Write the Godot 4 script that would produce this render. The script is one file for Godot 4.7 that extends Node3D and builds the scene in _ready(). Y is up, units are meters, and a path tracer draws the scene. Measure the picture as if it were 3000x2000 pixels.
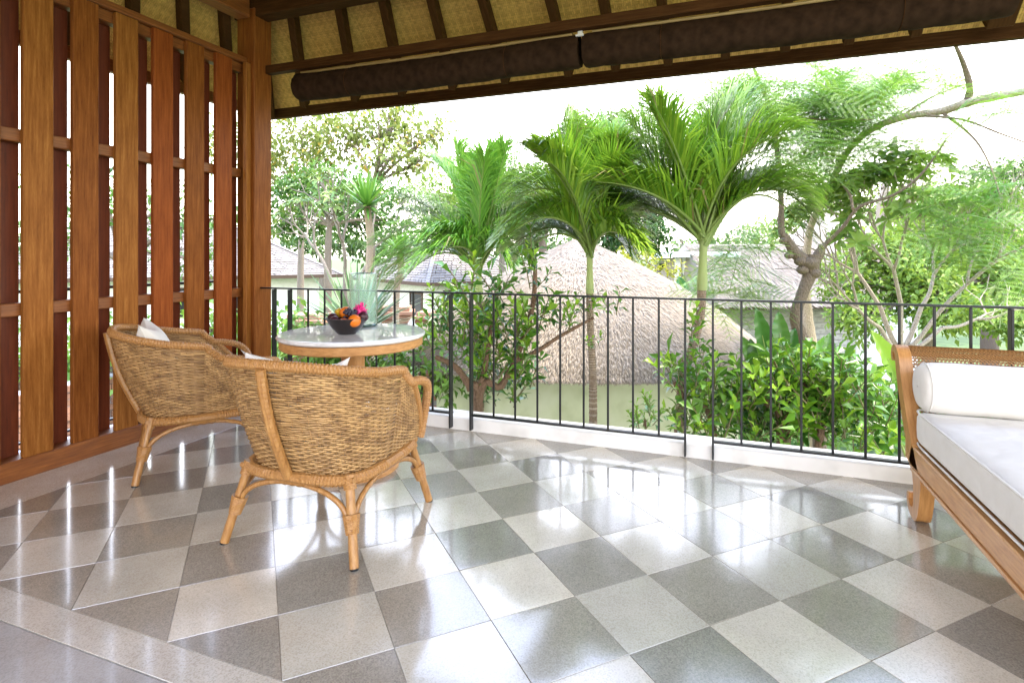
extends Node3D

# A timber veranda that looks out over a tropical garden. y is up, metres; the floor's top is y = 0, the garden lies below it.
const EYE := 1.13
const YAW := 0.3589
const LENS := 1645.8      # focal length in pixels of the 3000 pixel wide photograph
const HORIZON := 746.7
const GARDEN := -2.8
const PITCH := 0.2121     # half a diagonal of a floor tile
const RAIL_Z := -3.284

var rng := RandomNumberGenerator.new()
var M := {}               # materials
var used_names := {}

func _ready() -> void:
	rng.seed = 11
	make_camera_and_light()
	make_materials()
	build_ground()
	build_floor()
	build_roof()
	build_screen()
	build_railing()
	build_blinds()
	build_chairs()
	build_table()
	build_daybed()
	build_houses()
	build_palms()
	build_trees()
	build_shrubs()

func make_camera_and_light() -> void:
	var cam := Camera3D.new()
	cam.name = "camera"
	cam.projection = Camera3D.PROJECTION_FRUSTUM
	cam.near = 0.05
	cam.far = 900.0
	cam.size = 2000.0 / LENS * cam.near
	cam.frustum_offset = Vector2(0, -(1000.0 - HORIZON) / LENS * cam.near)
	cam.position = Vector3(0, EYE, 0)
	cam.rotation.y = YAW
	add_child(cam)
	cam.current = true
	var sky_mat := ProceduralSkyMaterial.new()
	sky_mat.sky_horizon_color = Color(1.0, 0.965, 0.89)
	sky_mat.sky_top_color = Color(0.5, 0.69, 1.0)
	sky_mat.sky_curve = 0.6
	sky_mat.sky_energy_multiplier = 1.0
	sky_mat.ground_bottom_color = Color(0.42, 0.47, 0.36)
	sky_mat.ground_horizon_color = Color(0.8, 0.82, 0.76)
	sky_mat.sun_angle_max = 1.0
	var sky := Sky.new()
	sky.sky_material = sky_mat
	var env := Environment.new()
	env.background_mode = Environment.BG_SKY
	env.sky = sky
	env.background_energy_multiplier = 1.0
	env.tonemap_mode = Environment.TONE_MAPPER_LINEAR
	env.tonemap_exposure = 8.0
	env.sdfgi_enabled = true
	env.ssao_enabled = true
	env.ssil_enabled = true
	var we := WorldEnvironment.new()
	we.name = "world_environment"
	we.environment = env
	add_child(we)
	var sun := DirectionalLight3D.new()
	sun.name = "hazy_sun"
	sun.light_energy = 0.5
	sun.light_angular_distance = 20.0
	sun.light_color = Color(1.0, 0.955, 0.88)
	sun.shadow_enabled = true
	add_child(sun)
	sun.look_at_from_position(Vector3(6, 17, -4), Vector3.ZERO, Vector3.UP)

# ---------------------------------------------------------------- helpers
func at(px: float, py: float, depth: float) -> Vector3:
	var r := (px - 1500.0) / LENS * depth
	var s := sin(YAW)
	var c := cos(YAW)
	return Vector3(r * c - depth * s, EYE + (HORIZON - py) / LENS * depth, -r * s - depth * c)

func numbered(called: String) -> String:
	if not used_names.has(called):
		used_names[called] = 0
		return called
	used_names[called] += 1
	return "%s_%03d" % [called, used_names[called]]

func tag(o: Node3D, label: String, category: String, group := "") -> Node3D:
	o.set_meta("label", label)
	o.set_meta("category", category)
	if group != "":
		o.set_meta("group", group)
	return o

func thing(called: String, label: String, category: String, where := Vector3.ZERO, turn := 0.0, group := "") -> Node3D:
	var o := Node3D.new()
	o.name = numbered(called)
	add_child(o)
	o.position = where
	o.rotation.y = turn
	return tag(o, label, category, group)

func obj(called: String, shape, mat: Material, parent: Node = null) -> MeshInstance3D:
	var o := MeshInstance3D.new()
	o.mesh = shape.done() if shape is Shape else shape
	o.material_override = mat
	if parent == null:
		o.name = numbered(called)
		add_child(o)
	else:
		var key := "%d/%s" % [parent.get_instance_id(), called]
		if used_names.has(key):
			used_names[key] += 1
			o.name = "%s_%03d" % [called, used_names[key]]
		else:
			used_names[key] = 0
			o.name = called
		parent.add_child(o, true)
	return o

func stuff(o: Node3D) -> Node3D:
	o.set_meta("kind", "stuff")
	return o

func structure(o: Node3D) -> Node3D:
	o.set_meta("kind", "structure")
	return o

func rnd(a: float, b: float) -> float:
	return rng.randf_range(a, b)

func rdir() -> Vector3:
	var y := rnd(-1, 1)
	var a := rnd(0, TAU)
	var q := sqrt(1 - y * y)
	return Vector3(cos(a) * q, y, sin(a) * q)

func lin(r: float, g: float, b: float) -> Color:
	return Color(r, g, b).linear_to_srgb()

# a bag of triangles with normals, vertex colours (linear) and uvs
class Shape extends RefCounted:
	var v := PackedVector3Array()
	var n := PackedVector3Array()
	var c := PackedColorArray()
	var u := PackedVector2Array()
	var col := Color.WHITE

	func tri(a: Vector3, b: Vector3, d: Vector3, na: Vector3, nb: Vector3, nd: Vector3) -> void:
		if (d - a).cross(b - a).dot(na + nb + nd) < 0.0:
			var t := b
			b = d
			d = t
			t = nb
			nb = nd
			nd = t
		v.push_back(a)
		v.push_back(b)
		v.push_back(d)
		n.push_back(na)
		n.push_back(nb)
		n.push_back(nd)
		c.push_back(col)
		c.push_back(col)
		c.push_back(col)

	func flat(a: Vector3, b: Vector3, d: Vector3, towards: Vector3) -> void:
		var g := (d - a).cross(b - a).normalized()
		if g.dot(towards) < 0.0:
			g = -g
		tri(a, b, d, g, g, g)

	func quad(a: Vector3, b: Vector3, d: Vector3, e: Vector3, towards: Vector3) -> void:
		flat(a, b, d, towards)
		flat(a, d, e, towards)

	func squad(a: Vector3, b: Vector3, d: Vector3, e: Vector3, na: Vector3, nb: Vector3, nd: Vector3, ne: Vector3) -> void:
		tri(a, b, d, na, nb, nd)
		tri(a, d, e, na, nd, ne)

	# chamfered box
	func box(mid: Vector3, size: Vector3, ch := 0.0, basis := Basis.IDENTITY) -> Shape:
		var h := size * 0.5
		ch = minf(ch, minf(h.x, minf(h.y, h.z)) * 0.9)
		if ch <= 0.0:
			ch = 0.0
		for axis in 3:
			for sg in [-1.0, 1.0]:
				var nn := Vector3.ZERO
				nn[axis] = sg
				var a1 := (axis + 1) % 3
				var a2 := (axis + 2) % 3
				var p := []
				for k in [[-1, -1], [1, -1], [1, 1], [-1, 1]]:
					var q := Vector3.ZERO
					q[axis] = sg * h[axis]
					q[a1] = k[0] * (h[a1] - ch)
					q[a2] = k[1] * (h[a2] - ch)
					p.append(mid + basis * q)
				quad(p[0], p[1], p[2], p[3], basis * nn)
		if ch > 0.0:
			for axis in 3:
				var a1 := (axis + 1) % 3
				var a2 := (axis + 2) % 3
				for k in [[-1.0, -1.0], [1.0, -1.0], [1.0, 1.0], [-1.0, 1.0]]:
					var p := []
					for e in [-1.0, 1.0]:
						for w in 2:
							var q := Vector3.ZERO
							q[axis] = e * (h[axis] - ch)
							q[a1] = k[0] * (h[a1] - (ch if w == 1 else 0.0))
							q[a2] = k[1] * (h[a2] - (ch if w == 0 else 0.0))
							p.append(mid + basis * q)
					var nn := Vector3.ZERO
					nn[a1] = k[0]
					nn[a2] = k[1]
					quad(p[0], p[1], p[3], p[2], basis * nn)
			for sx in [-1.0, 1.0]:
				for sy in [-1.0, 1.0]:
					for sz in [-1.0, 1.0]:
						var sgn := Vector3(sx, sy, sz)
						var k := sgn * (h - Vector3(ch, ch, ch))
						flat(mid + basis * (k + Vector3(sx * ch, 0, 0)), mid + basis * (k + Vector3(0, sy * ch, 0)), mid + basis * (k + Vector3(0, 0, sz * ch)), basis * sgn)
		return self

	# a square bar from a to b
	func bar(a: Vector3, b: Vector3, w: float, h: float, ch := 0.0, up := Vector3.UP) -> Shape:
		var z := (b - a)
		var l := z.length()
		z /= l
		if absf(z.dot(up)) > 0.98:
			up = Vector3.RIGHT if absf(z.x) < 0.9 else Vector3.BACK
		var x := up.cross(z).normalized()
		var y := z.cross(x)
		return box((a + b) * 0.5, Vector3(w, h, l), ch, Basis(x, y, z))

	# a round tube along a path; wrap > 0 puts a helical binding of that pitch on it
	func tube(path: Array, radii, sides := 8, caps := true, wrap := 0.0, amp := 0.0, skew := 1.0) -> Shape:
		var count := path.size()
		var rings := []
		var norms := []
		var side := Vector3.ZERO
		var along := 0.0
		for i in count:
			var t: Vector3 = (path[mini(i + 1, count - 1)] - path[maxi(i - 1, 0)]).normalized()
			if i == 0:
				side = t.cross(Vector3.UP if absf(t.y) < 0.9 else Vector3.RIGHT).normalized()
			else:
				along += (path[i] - path[i - 1]).length()
				side = (side - t * side.dot(t)).normalized()
			var other := t.cross(side)
			var r: float = radii[i] if radii is Array else radii
			var ring := []
			var nor := []
			for k in sides:
				var a := TAU * k / sides
				var q := side * cos(a) + other * sin(a)
				var rr := r
				if wrap > 0.0:
					rr += amp * absf(sin(PI * (along / wrap + skew * k / sides)))
				ring.append(path[i] + q * rr)
				nor.append(q)
			rings.append(ring)
			norms.append(nor)
		for i in count - 1:
			for k in sides:
				var j := (k + 1) % sides
				if wrap > 0.0:
					quad(rings[i][k], rings[i][j], rings[i + 1][j], rings[i + 1][k], norms[i][k] + norms[i][j])
				else:
					squad(rings[i][k], rings[i][j], rings[i + 1][j], rings[i + 1][k], norms[i][k], norms[i][j], norms[i + 1][j], norms[i + 1][k])
		if caps:
			for e in [0, count - 1]:
				var t: Vector3 = (path[1] - path[0]) if e == 0 else (path[count - 2] - path[count - 1])
				for k in range(1, sides - 1):
					flat(rings[e][0], rings[e][k], rings[e][k + 1], -t)
		return self

	# profile: Vector2(radius, height) from bottom to top, turned round the y axis at "where"
	func lathe(where: Vector3, profile: Array, segs := 32, smooth := true) -> Shape:
		var pn := []
		for i in profile.size():
			var d: Vector2 = profile[mini(i + 1, profile.size() - 1)] - profile[maxi(i - 1, 0)]
			pn.append(Vector2(d.y, -d.x).normalized())
		for i in profile.size() - 1:
			for k in segs:
				var p := []
				var q := []
				for e in [[i, k], [i, k + 1], [i + 1, k + 1], [i + 1, k]]:
					var a: float = TAU * e[1] / segs
					p.append(where + Vector3(cos(a) * profile[e[0]].x, profile[e[0]].y, sin(a) * profile[e[0]].x))
					var w: Vector2 = pn[e[0]]
					if not smooth:
						var d: Vector2 = profile[i + 1] - profile[i]
						w = Vector2(d.y, -d.x).normalized()
					q.append(Vector3(cos(a) * w.x, w.y, sin(a) * w.x))
				squad(p[0], p[1], p[2], p[3], q[0], q[1], q[2], q[3])
		return self

	# a grid of points (rows of equal length) as a smooth sheet
	func sheet(rows: Array, hint: Vector3, closed := false) -> Shape:
		var h := rows.size()
		var w: int = rows[0].size()
		var nor := []
		for i in h:
			var line := []
			for j in w:
				var du: Vector3 = rows[i][(j + 1) % w if closed else mini(j + 1, w - 1)] - rows[i][(j - 1 + w) % w if closed else maxi(j - 1, 0)]
				var dv: Vector3 = rows[mini(i + 1, h - 1)][j] - rows[maxi(i - 1, 0)][j]
				var g := du.cross(dv)
				line.append(g.normalized() if g.length() > 1e-12 else hint)
			nor.append(line)
		var total := 0.0
		if hint != Vector3.ZERO:
			for i in h:
				for j in w:
					total += nor[i][j].dot(hint)
		var f := -1.0 if total < 0.0 else 1.0
		for i in h - 1:
			for j in (w if closed else w - 1):
				var k := (j + 1) % w
				squad(rows[i][j], rows[i][k], rows[i + 1][k], rows[i + 1][j], nor[i][j] * f, nor[i][k] * f, nor[i + 1][k] * f, nor[i + 1][j] * f)
		return self

	# folded leaf blade
	func leaf(b: Vector3, dir: Vector3, up: Vector3, l: float, w: float, droop := 0.25) -> void:
		var side := dir.cross(up).normalized()
		var nn := side.cross(dir).normalized()
		var m := b + dir * l * 0.5 + nn * l * 0.04
		var tip := b + dir * l + Vector3.DOWN * l * droop
		var e := nn * w * 0.22
		var p := m + side * w * 0.5 + e
		var q := m - side * w * 0.5 + e
		var n1 := (nn - side * 0.35).normalized()
		var n2 := (nn + side * 0.35).normalized()
		tri(b, p, m, n1, n1, nn)
		tri(b, m, q, n2, nn, n2)
		tri(m, p, tip, nn, n1, n1)
		tri(m, tip, q, nn, n2, n2)

	# ribbon along three points, for leaflets and blades
	func blade(p0: Vector3, p1: Vector3, p2: Vector3, side: Vector3, w: float, w0 := 0.5) -> void:
		var s0 := side * w * 0.5 * w0
		var s1 := side * w * 0.5
		var nn := (p1 - p0).cross(side).normalized()
		if nn.y < 0.0:
			nn = -nn
		var n2 := (p2 - p1).cross(side).normalized()
		if n2.dot(nn) < 0.0:
			n2 = -n2
		squad(p0 - s0, p0 + s0, p1 + s1, p1 - s1, nn, nn, nn, nn)
		tri(p1 - s1, p1 + s1, p2, nn, nn, n2)

	func ball(where: Vector3, r: Vector3, segs := 14, basis := Basis.IDENTITY) -> Shape:
		var hh := segs / 2
		for i in hh:
			for k in segs:
				var p := []
				var q := []
				for e in [[i, k], [i, k + 1], [i + 1, k + 1], [i + 1, k]]:
					var a: float = TAU * e[1] / segs
					var t: float = PI * e[0] / hh
					var d := Vector3(sin(t) * cos(a), -cos(t), sin(t) * sin(a))
					p.append(where + basis * (d * r))
					q.append((basis * (d / r)).normalized())
				squad(p[0], p[1], p[2], p[3], q[0], q[1], q[2], q[3])
		return self

	func done() -> ArrayMesh:
		var arrays := []
		arrays.resize(Mesh.ARRAY_MAX)
		arrays[Mesh.ARRAY_VERTEX] = v
		arrays[Mesh.ARRAY_NORMAL] = n
		arrays[Mesh.ARRAY_COLOR] = c
		if u.size() == v.size():
			arrays[Mesh.ARRAY_TEX_UV] = u
		var m := ArrayMesh.new()
		m.add_surface_from_arrays(Mesh.PRIMITIVE_TRIANGLES, arrays)
		return m

func spline(pts: Array, per := 8) -> Array:
	var out := []
	var k := pts.size()
	for i in k - 1:
		var a: Vector3 = pts[maxi(i - 1, 0)]
		var b: Vector3 = pts[i]
		var d: Vector3 = pts[i + 1]
		var e: Vector3 = pts[mini(i + 2, k - 1)]
		for j in per:
			out.append(b.cubic_interpolate(d, a, e, float(j) / per))
	out.append(pts[k - 1])
	return out

func spline_r(r: Array, per := 8) -> Array:
	var out := []
	for i in r.size() - 1:
		for j in per:
			out.append(lerpf(r[i], r[i + 1], float(j) / per))
	out.append(r[-1])
	return out

# ---------------------------------------------------------------- materials
func noise_image(size: int, freq: float, octaves: int, sd: int, cells := false) -> Image:
	var f := FastNoiseLite.new()
	f.seed = sd
	f.frequency = freq
	f.noise_type = FastNoiseLite.TYPE_CELLULAR if cells else FastNoiseLite.TYPE_SIMPLEX_SMOOTH
	if cells:
		f.cellular_return_type = FastNoiseLite.RETURN_CELL_VALUE
	f.fractal_octaves = octaves
	if cells or octaves == 1:
		f.fractal_type = FastNoiseLite.FRACTAL_NONE
	return f.get_seamless_image(size, size)

func ramp_texture(im: Image, stops: Array) -> ImageTexture:
	# stops: colours (linear) spread evenly over 0..1
	var raw := im.get_data()
	var table := PackedByteArray()
	table.resize(256 * 3)
	for i in 256:
		var x := i / 255.0 * (stops.size() - 1)
		var k := mini(int(x), stops.size() - 2)
		var q: Color = stops[k].lerp(stops[k + 1], x - k).linear_to_srgb()
		table[i * 3] = int(clampf(q.r, 0, 1) * 255)
		table[i * 3 + 1] = int(clampf(q.g, 0, 1) * 255)
		table[i * 3 + 2] = int(clampf(q.b, 0, 1) * 255)
	var out := PackedByteArray()
	out.resize(raw.size() * 3)
	for i in raw.size():
		var b := raw[i] * 3
		out[i * 3] = table[b]
		out[i * 3 + 1] = table[b + 1]
		out[i * 3 + 2] = table[b + 2]
	return ImageTexture.create_from_image(Image.create_from_data(im.get_width(), im.get_height(), false, Image.FORMAT_RGB8, out))

func plain(called: String, color: Color, rough := 0.8, metal := 0.0) -> StandardMaterial3D:
	var m := StandardMaterial3D.new()
	m.resource_name = called
	m.albedo_color = color.linear_to_srgb()
	m.roughness = rough
	m.metallic = metal
	M[called] = m
	return m

func world_mapped(called: String, tex: Texture2D, scale: Vector3, rough: float, bump: Texture2D = null, bump_scale := 0.1, own := false) -> StandardMaterial3D:
	var m := plain(called, Color.WHITE, rough)
	m.albedo_texture = tex
	m.uv1_triplanar = true
	m.uv1_world_triplanar = not own
	m.uv1_triplanar_sharpness = 4.0
	m.uv1_scale = scale
	if bump:
		m.heightmap_enabled = true
		m.heightmap_texture = bump
		m.heightmap_scale = bump_scale
	return m

func leafy(called: String, rough := 0.45, through := 0.75) -> StandardMaterial3D:
	var m := plain(called, Color.WHITE, rough)
	m.vertex_color_use_as_albedo = true
	m.backlight_enabled = true
	m.backlight = Color(through, through, through)
	m.cull_mode = BaseMaterial3D.CULL_DISABLED
	return m

func tinted(called: String, rough := 0.8) -> StandardMaterial3D:
	var m := plain(called, Color.WHITE, rough)
	m.vertex_color_use_as_albedo = true
	return m

func mat_weave() -> Array:
	# plaited bamboo strips: colour and height of a twill, two strips wide each way
	var n := 128
	var cell := 8
	var im := Image.create(n, n, false, Image.FORMAT_RGB8)
	var hm := Image.create(n, n, false, Image.FORMAT_RGB8)
	var tone := {}
	for y in n:
		for x in n:
			var i := x / cell
			var j := y / cell
			var over := posmod(i + j * 2 + (j / 2), 4) < 2
			var key := "h%d" % j if over else "v%d" % i
			if not tone.has(key):
				tone[key] = rnd(0.74, 1.1)
			var across := float((y if over else x) % cell) / cell
			var along := float((x if over else y) % cell) / cell
			var hgt := sin(PI * (across * 0.92 + 0.04)) * (0.7 + 0.3 * sin(PI * along))
			var q: float = tone[key] * rnd(0.94, 1.04) * (0.55 if across < 0.1 else 1.0)
			im.set_pixel(x, y, Color(0.62 * q, 0.37 * q, 0.105 * q).linear_to_srgb())
			hm.set_pixel(x, y, Color(hgt, hgt, hgt))
	return [ImageTexture.create_from_image(im), ImageTexture.create_from_image(hm)]

func make_materials() -> void:
	# timber of the screen and column: streaked red-brown hardwood, grain upright
	var grain := noise_image(512, 0.012, 5, 3)
	var fine := noise_image(512, 0.09, 3, 4)
	var a := grain.get_data()
	var b := fine.get_data()
	for i in a.size():
		a[i] = clampi(int(a[i] * 0.66 + b[i] * 0.34), 0, 255)
	var wood := Image.create_from_data(512, 512, false, Image.FORMAT_L8, a)
	var bump := ImageTexture.create_from_image(wood)
	var warm := ramp_texture(wood, [Color(0.07, 0.02, 0.004), Color(0.165, 0.05, 0.010), Color(0.235, 0.078, 0.016), Color(0.35, 0.14, 0.036)])
	var red := ramp_texture(wood, [Color(0.085, 0.018, 0.004), Color(0.20, 0.048, 0.010), Color(0.265, 0.07, 0.015), Color(0.34, 0.11, 0.026)])
	var ochre := ramp_texture(wood, [Color(0.10, 0.032, 0.006), Color(0.215, 0.075, 0.015), Color(0.295, 0.115, 0.025), Color(0.42, 0.195, 0.05)])
	world_mapped("plank_wood", warm, Vector3(9, 0.55, 9), 0.42, bump, 0.05)
	world_mapped("plank_wood_red", red, Vector3(8, 0.5, 8), 0.42, bump, 0.05)
	world_mapped("plank_wood_ochre", ochre, Vector3(7.5, 0.48, 7.5), 0.42, bump, 0.05)
	for k in ["plank_wood", "plank_wood_red", "plank_wood_ochre"]:
		M[k].metallic_specular = 0.22
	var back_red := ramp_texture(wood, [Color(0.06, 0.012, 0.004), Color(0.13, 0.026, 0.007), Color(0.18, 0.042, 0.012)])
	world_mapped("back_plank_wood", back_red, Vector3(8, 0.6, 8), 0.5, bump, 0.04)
	world_mapped("rail_wood", warm, Vector3(9, 9, 0.6), 0.45, bump, 0.04)
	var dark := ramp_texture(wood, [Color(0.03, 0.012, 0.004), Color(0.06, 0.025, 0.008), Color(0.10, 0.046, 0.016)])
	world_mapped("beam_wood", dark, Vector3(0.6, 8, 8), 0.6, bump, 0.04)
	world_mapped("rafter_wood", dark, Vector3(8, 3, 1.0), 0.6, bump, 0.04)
	var teak := ramp_texture(wood, [Color(0.24, 0.105, 0.033), Color(0.42, 0.20, 0.065), Color(0.52, 0.27, 0.095), Color(0.6, 0.34, 0.13)])
	world_mapped("teak_long", teak, Vector3(10, 10, 1.2), 0.36, bump, 0.02)
	world_mapped("teak_up", teak, Vector3(10, 1.2, 10), 0.36, bump, 0.02)
	world_mapped("teak_round", teak, Vector3(3, 9, 3), 0.36, bump, 0.02)
	# roof lining
	var weave := mat_weave()
	world_mapped("plaited_mat", weave[0], Vector3(4.4, 4.4, 4.4), 0.65, weave[1], 0.45)
	# floor
	var specks := noise_image(512, 0.33, 1, 21, true)
	var cloud := noise_image(256, 0.018, 5, 22)
	var dull := ramp_texture(noise_image(256, 0.014, 4, 27), [Color(0.1, 0.1, 0.1), Color(0.15, 0.15, 0.15), Color(0.22, 0.22, 0.22)])
	var speckbump := noise_image(256, 0.02, 3, 23)
	for kind in [["tile_light", [Color(0.58, 0.535, 0.435), Color(0.69, 0.645, 0.53), Color(0.73, 0.685, 0.57), Color(0.76, 0.725, 0.62)]], ["tile_dark", [Color(0.29, 0.268, 0.218), Color(0.36, 0.335, 0.275), Color(0.40, 0.375, 0.31), Color(0.46, 0.43, 0.36)]], ["floor_border", [Color(0.46, 0.42, 0.34), Color(0.60, 0.555, 0.46), Color(0.65, 0.605, 0.51)]], ["floor_concrete", [Color(0.36, 0.34, 0.305), Color(0.42, 0.40, 0.36), Color(0.45, 0.43, 0.39)]]]:
		var m := world_mapped(kind[0], ramp_texture(specks, kind[1]), Vector3(1.7, 1.7, 1.7), 0.34)
		m.detail_enabled = true
		m.detail_albedo = ramp_texture(cloud, [Color(0.8, 0.79, 0.77), Color(0.9, 0.895, 0.885), Color(1, 1, 1)])
		m.detail_blend_mode = BaseMaterial3D.BLEND_MODE_MUL
		m.detail_uv_layer = BaseMaterial3D.DETAIL_UV_2
		m.uv2_triplanar = true
		m.uv2_world_triplanar = true
		m.uv2_scale = Vector3(0.7, 0.7, 0.7)
		m.metallic_specular = 0.7
		m.clearcoat_enabled = true
		m.clearcoat = 0.45
		m.clearcoat_roughness = 0.08
		m.roughness_texture = dull
		m.roughness_texture_channel = BaseMaterial3D.TEXTURE_CHANNEL_RED
		m.heightmap_enabled = true
		m.heightmap_texture = ImageTexture.create_from_image(speckbump)
		m.heightmap_scale = 0.018 if kind[0] != "floor_concrete" else 0.12
	M["floor_concrete"].roughness = 0.45
	for kind in ["tile_light", "tile_dark"]:
		for k in 5:
			var m: StandardMaterial3D = M[kind].duplicate()
			var q: float = [0.8, 0.9, 1.0, 0.95, 0.85][k]
			m.albedo_color = Color(q, q * [1.0, 0.99, 0.985, 0.97, 1.0][k], q * [0.98, 0.97, 0.95, 0.93, 1.0][k]).linear_to_srgb()
			m.roughness = [0.34, 0.4, 0.3, 0.46, 0.36][k]
			m.clearcoat_roughness = [0.08, 0.1, 0.06, 0.14, 0.09][k]
			m.resource_name = "%s_%d" % [kind, k]
			M[m.resource_name] = m
	var plaster := noise_image(256, 0.03, 4, 31)
	world_mapped("white_plaster", ramp_texture(plaster, [Color(0.62, 0.61, 0.58), Color(0.78, 0.77, 0.74), Color(0.82, 0.81, 0.79)]), Vector3(0.5, 0.5, 0.5), 0.8, ImageTexture.create_from_image(plaster), 0.1)
	world_mapped("sage_plaster", ramp_texture(plaster, [Color(0.46, 0.50, 0.30), Color(0.57, 0.61, 0.40), Color(0.62, 0.65, 0.47)]), Vector3(0.35, 0.35, 0.35), 0.85, ImageTexture.create_from_image(plaster), 0.1)
	world_mapped("stone_grey", ramp_texture(plaster, [Color(0.22, 0.21, 0.2), Color(0.33, 0.32, 0.31), Color(0.4, 0.39, 0.38)]), Vector3(0.8, 0.8, 0.8), 0.85, ImageTexture.create_from_image(plaster), 0.3)
	plain("black_iron", Color(0.012, 0.013, 0.015), 0.38, 0.3)
	# canvas and cushions
	world_mapped("cushion_canvas", ramp_texture(cloud, [Color(0.66, 0.64, 0.6), Color(0.72, 0.705, 0.675)]), Vector3(1, 1, 1), 0.9)
	M["cushion_canvas"].heightmap_enabled = true
	M["cushion_canvas"].heightmap_texture = ImageTexture.create_from_image(noise_image(256, 0.012, 4, 33))
	M["cushion_canvas"].uv1_scale = Vector3(1.6, 1.6, 1.6)
	M["cushion_canvas"].heightmap_scale = 0.6
	M["cushion_canvas"].rim_enabled = true
	M["cushion_canvas"].rim = 0.2
	world_mapped("blind_cloth", ramp_texture(cloud, [Color(0.02, 0.011, 0.006), Color(0.042, 0.023, 0.013)]), Vector3(3, 3, 3), 0.85)
	world_mapped("bamboo_pole", ramp_texture(wood, [Color(0.22, 0.13, 0.04), Color(0.36, 0.24, 0.09), Color(0.46, 0.32, 0.13)]), Vector3(0.8, 9, 9), 0.45)
	for k in ["blind_cloth", "beam_wood", "rafter_wood", "plaited_mat", "cushion_canvas"]:
		M[k].metallic_specular = 0.15
	# rattan
	tinted("rattan_weave", 0.45)
	var cane := ramp_texture(wood, [Color(0.11, 0.04, 0.010), Color(0.29, 0.135, 0.038), Color(0.39, 0.20, 0.062), Color(0.52, 0.31, 0.12)])
	world_mapped("rattan_wrap", cane, Vector3(14, 14, 14), 0.42)
	world_mapped("rattan_cane", cane, Vector3(9, 1.6, 9), 0.34)
	plain("cane_strip", Color(0.30, 0.155, 0.055), 0.5)
	# table things
	world_mapped("marble", ramp_texture(cloud, [Color(0.56, 0.565, 0.57), Color(0.72, 0.72, 0.72), Color(0.76, 0.76, 0.755)]), Vector3(3, 3, 3), 0.06)
	M["marble"].metallic_specular = 0.65
	var glass := plain("green_glass", Color(0.86, 0.95, 0.92), 0.02)
	glass.albedo_color = Color(0.74, 0.9, 0.84, 0.13)
	glass.transparency = BaseMaterial3D.TRANSPARENCY_ALPHA
	plain("glass_foot", Color(0.02, 0.07, 0.065), 0.05)
	plain("bowl_black", Color(0.014, 0.011, 0.012), 0.3)
	var peel := plain("orange_peel", Color(0.62, 0.16, 0.008), 0.4)
	peel.uv1_triplanar = true
	peel.uv1_scale = Vector3(30, 30, 30)
	peel.heightmap_enabled = true
	peel.heightmap_texture = ImageTexture.create_from_image(noise_image(128, 0.15, 2, 41))
	peel.heightmap_scale = 0.03
	plain("lemon_peel", Color(0.55, 0.33, 0.02), 0.4)
	plain("grape_skin", Color(0.012, 0.011, 0.03), 0.32)
	plain("plum_skin", Color(0.04, 0.008, 0.016), 0.4)
	plain("magenta_skin", Color(0.66, 0.03, 0.22), 0.45)
	plain("peach_skin", Color(0.5, 0.13, 0.05), 0.5)
	# garden
	leafy("leaf")
	leafy("leaf_glossy", 0.28, 0.62)
	leafy("leaf_soft", 0.6, 0.85)
	tinted("straw", 0.9)
	tinted("shingle", 0.85)
	tinted("bark", 0.9)
	tinted("brick", 0.9)
	M["bark"].uv1_triplanar = true
	M["bark"].uv1_scale = Vector3(6, 2.5, 6)
	M["bark"].heightmap_enabled = true
	M["bark"].heightmap_texture = ImageTexture.create_from_image(noise_image(256, 0.04, 4, 51))
	M["bark"].heightmap_scale = 1.6
	M["bark"].albedo_texture = ramp_texture(noise_image(256, 0.05, 4, 52), [Color(0.45, 0.43, 0.4), Color(0.9, 0.9, 0.88), Color(1, 1, 1)])
	world_mapped("lawn", ramp_texture(cloud, [Color(0.03, 0.06, 0.012), Color(0.06, 0.11, 0.02), Color(0.09, 0.13, 0.03)]), Vector3(0.3, 0.3, 0.3), 0.9)
	plain("window_glass", Color(0.03, 0.03, 0.03), 0.08)
	plain("white_paint", Color(0.8, 0.8, 0.79), 0.5)
	plain("dark_timber", Color(0.07, 0.038, 0.022), 0.6)
	plain("terracotta", Color(0.30, 0.10, 0.05), 0.85)

# ---------------------------------------------------------------- ground and floor
func build_ground() -> void:
	var s := Shape.new()
	var n := 24
	for i in n:
		for j in n:
			var x0 := -320.0 + 640.0 * i / n
			var z0 := -560.0 + 640.0 * j / n
			var e := 640.0 / n
			s.quad(Vector3(x0, GARDEN, z0), Vector3(x0 + e, GARDEN, z0), Vector3(x0 + e, GARDEN, z0 + e), Vector3(x0, GARDEN, z0 + e), Vector3.UP)
	structure(obj("ground", s, M.lawn))

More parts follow.
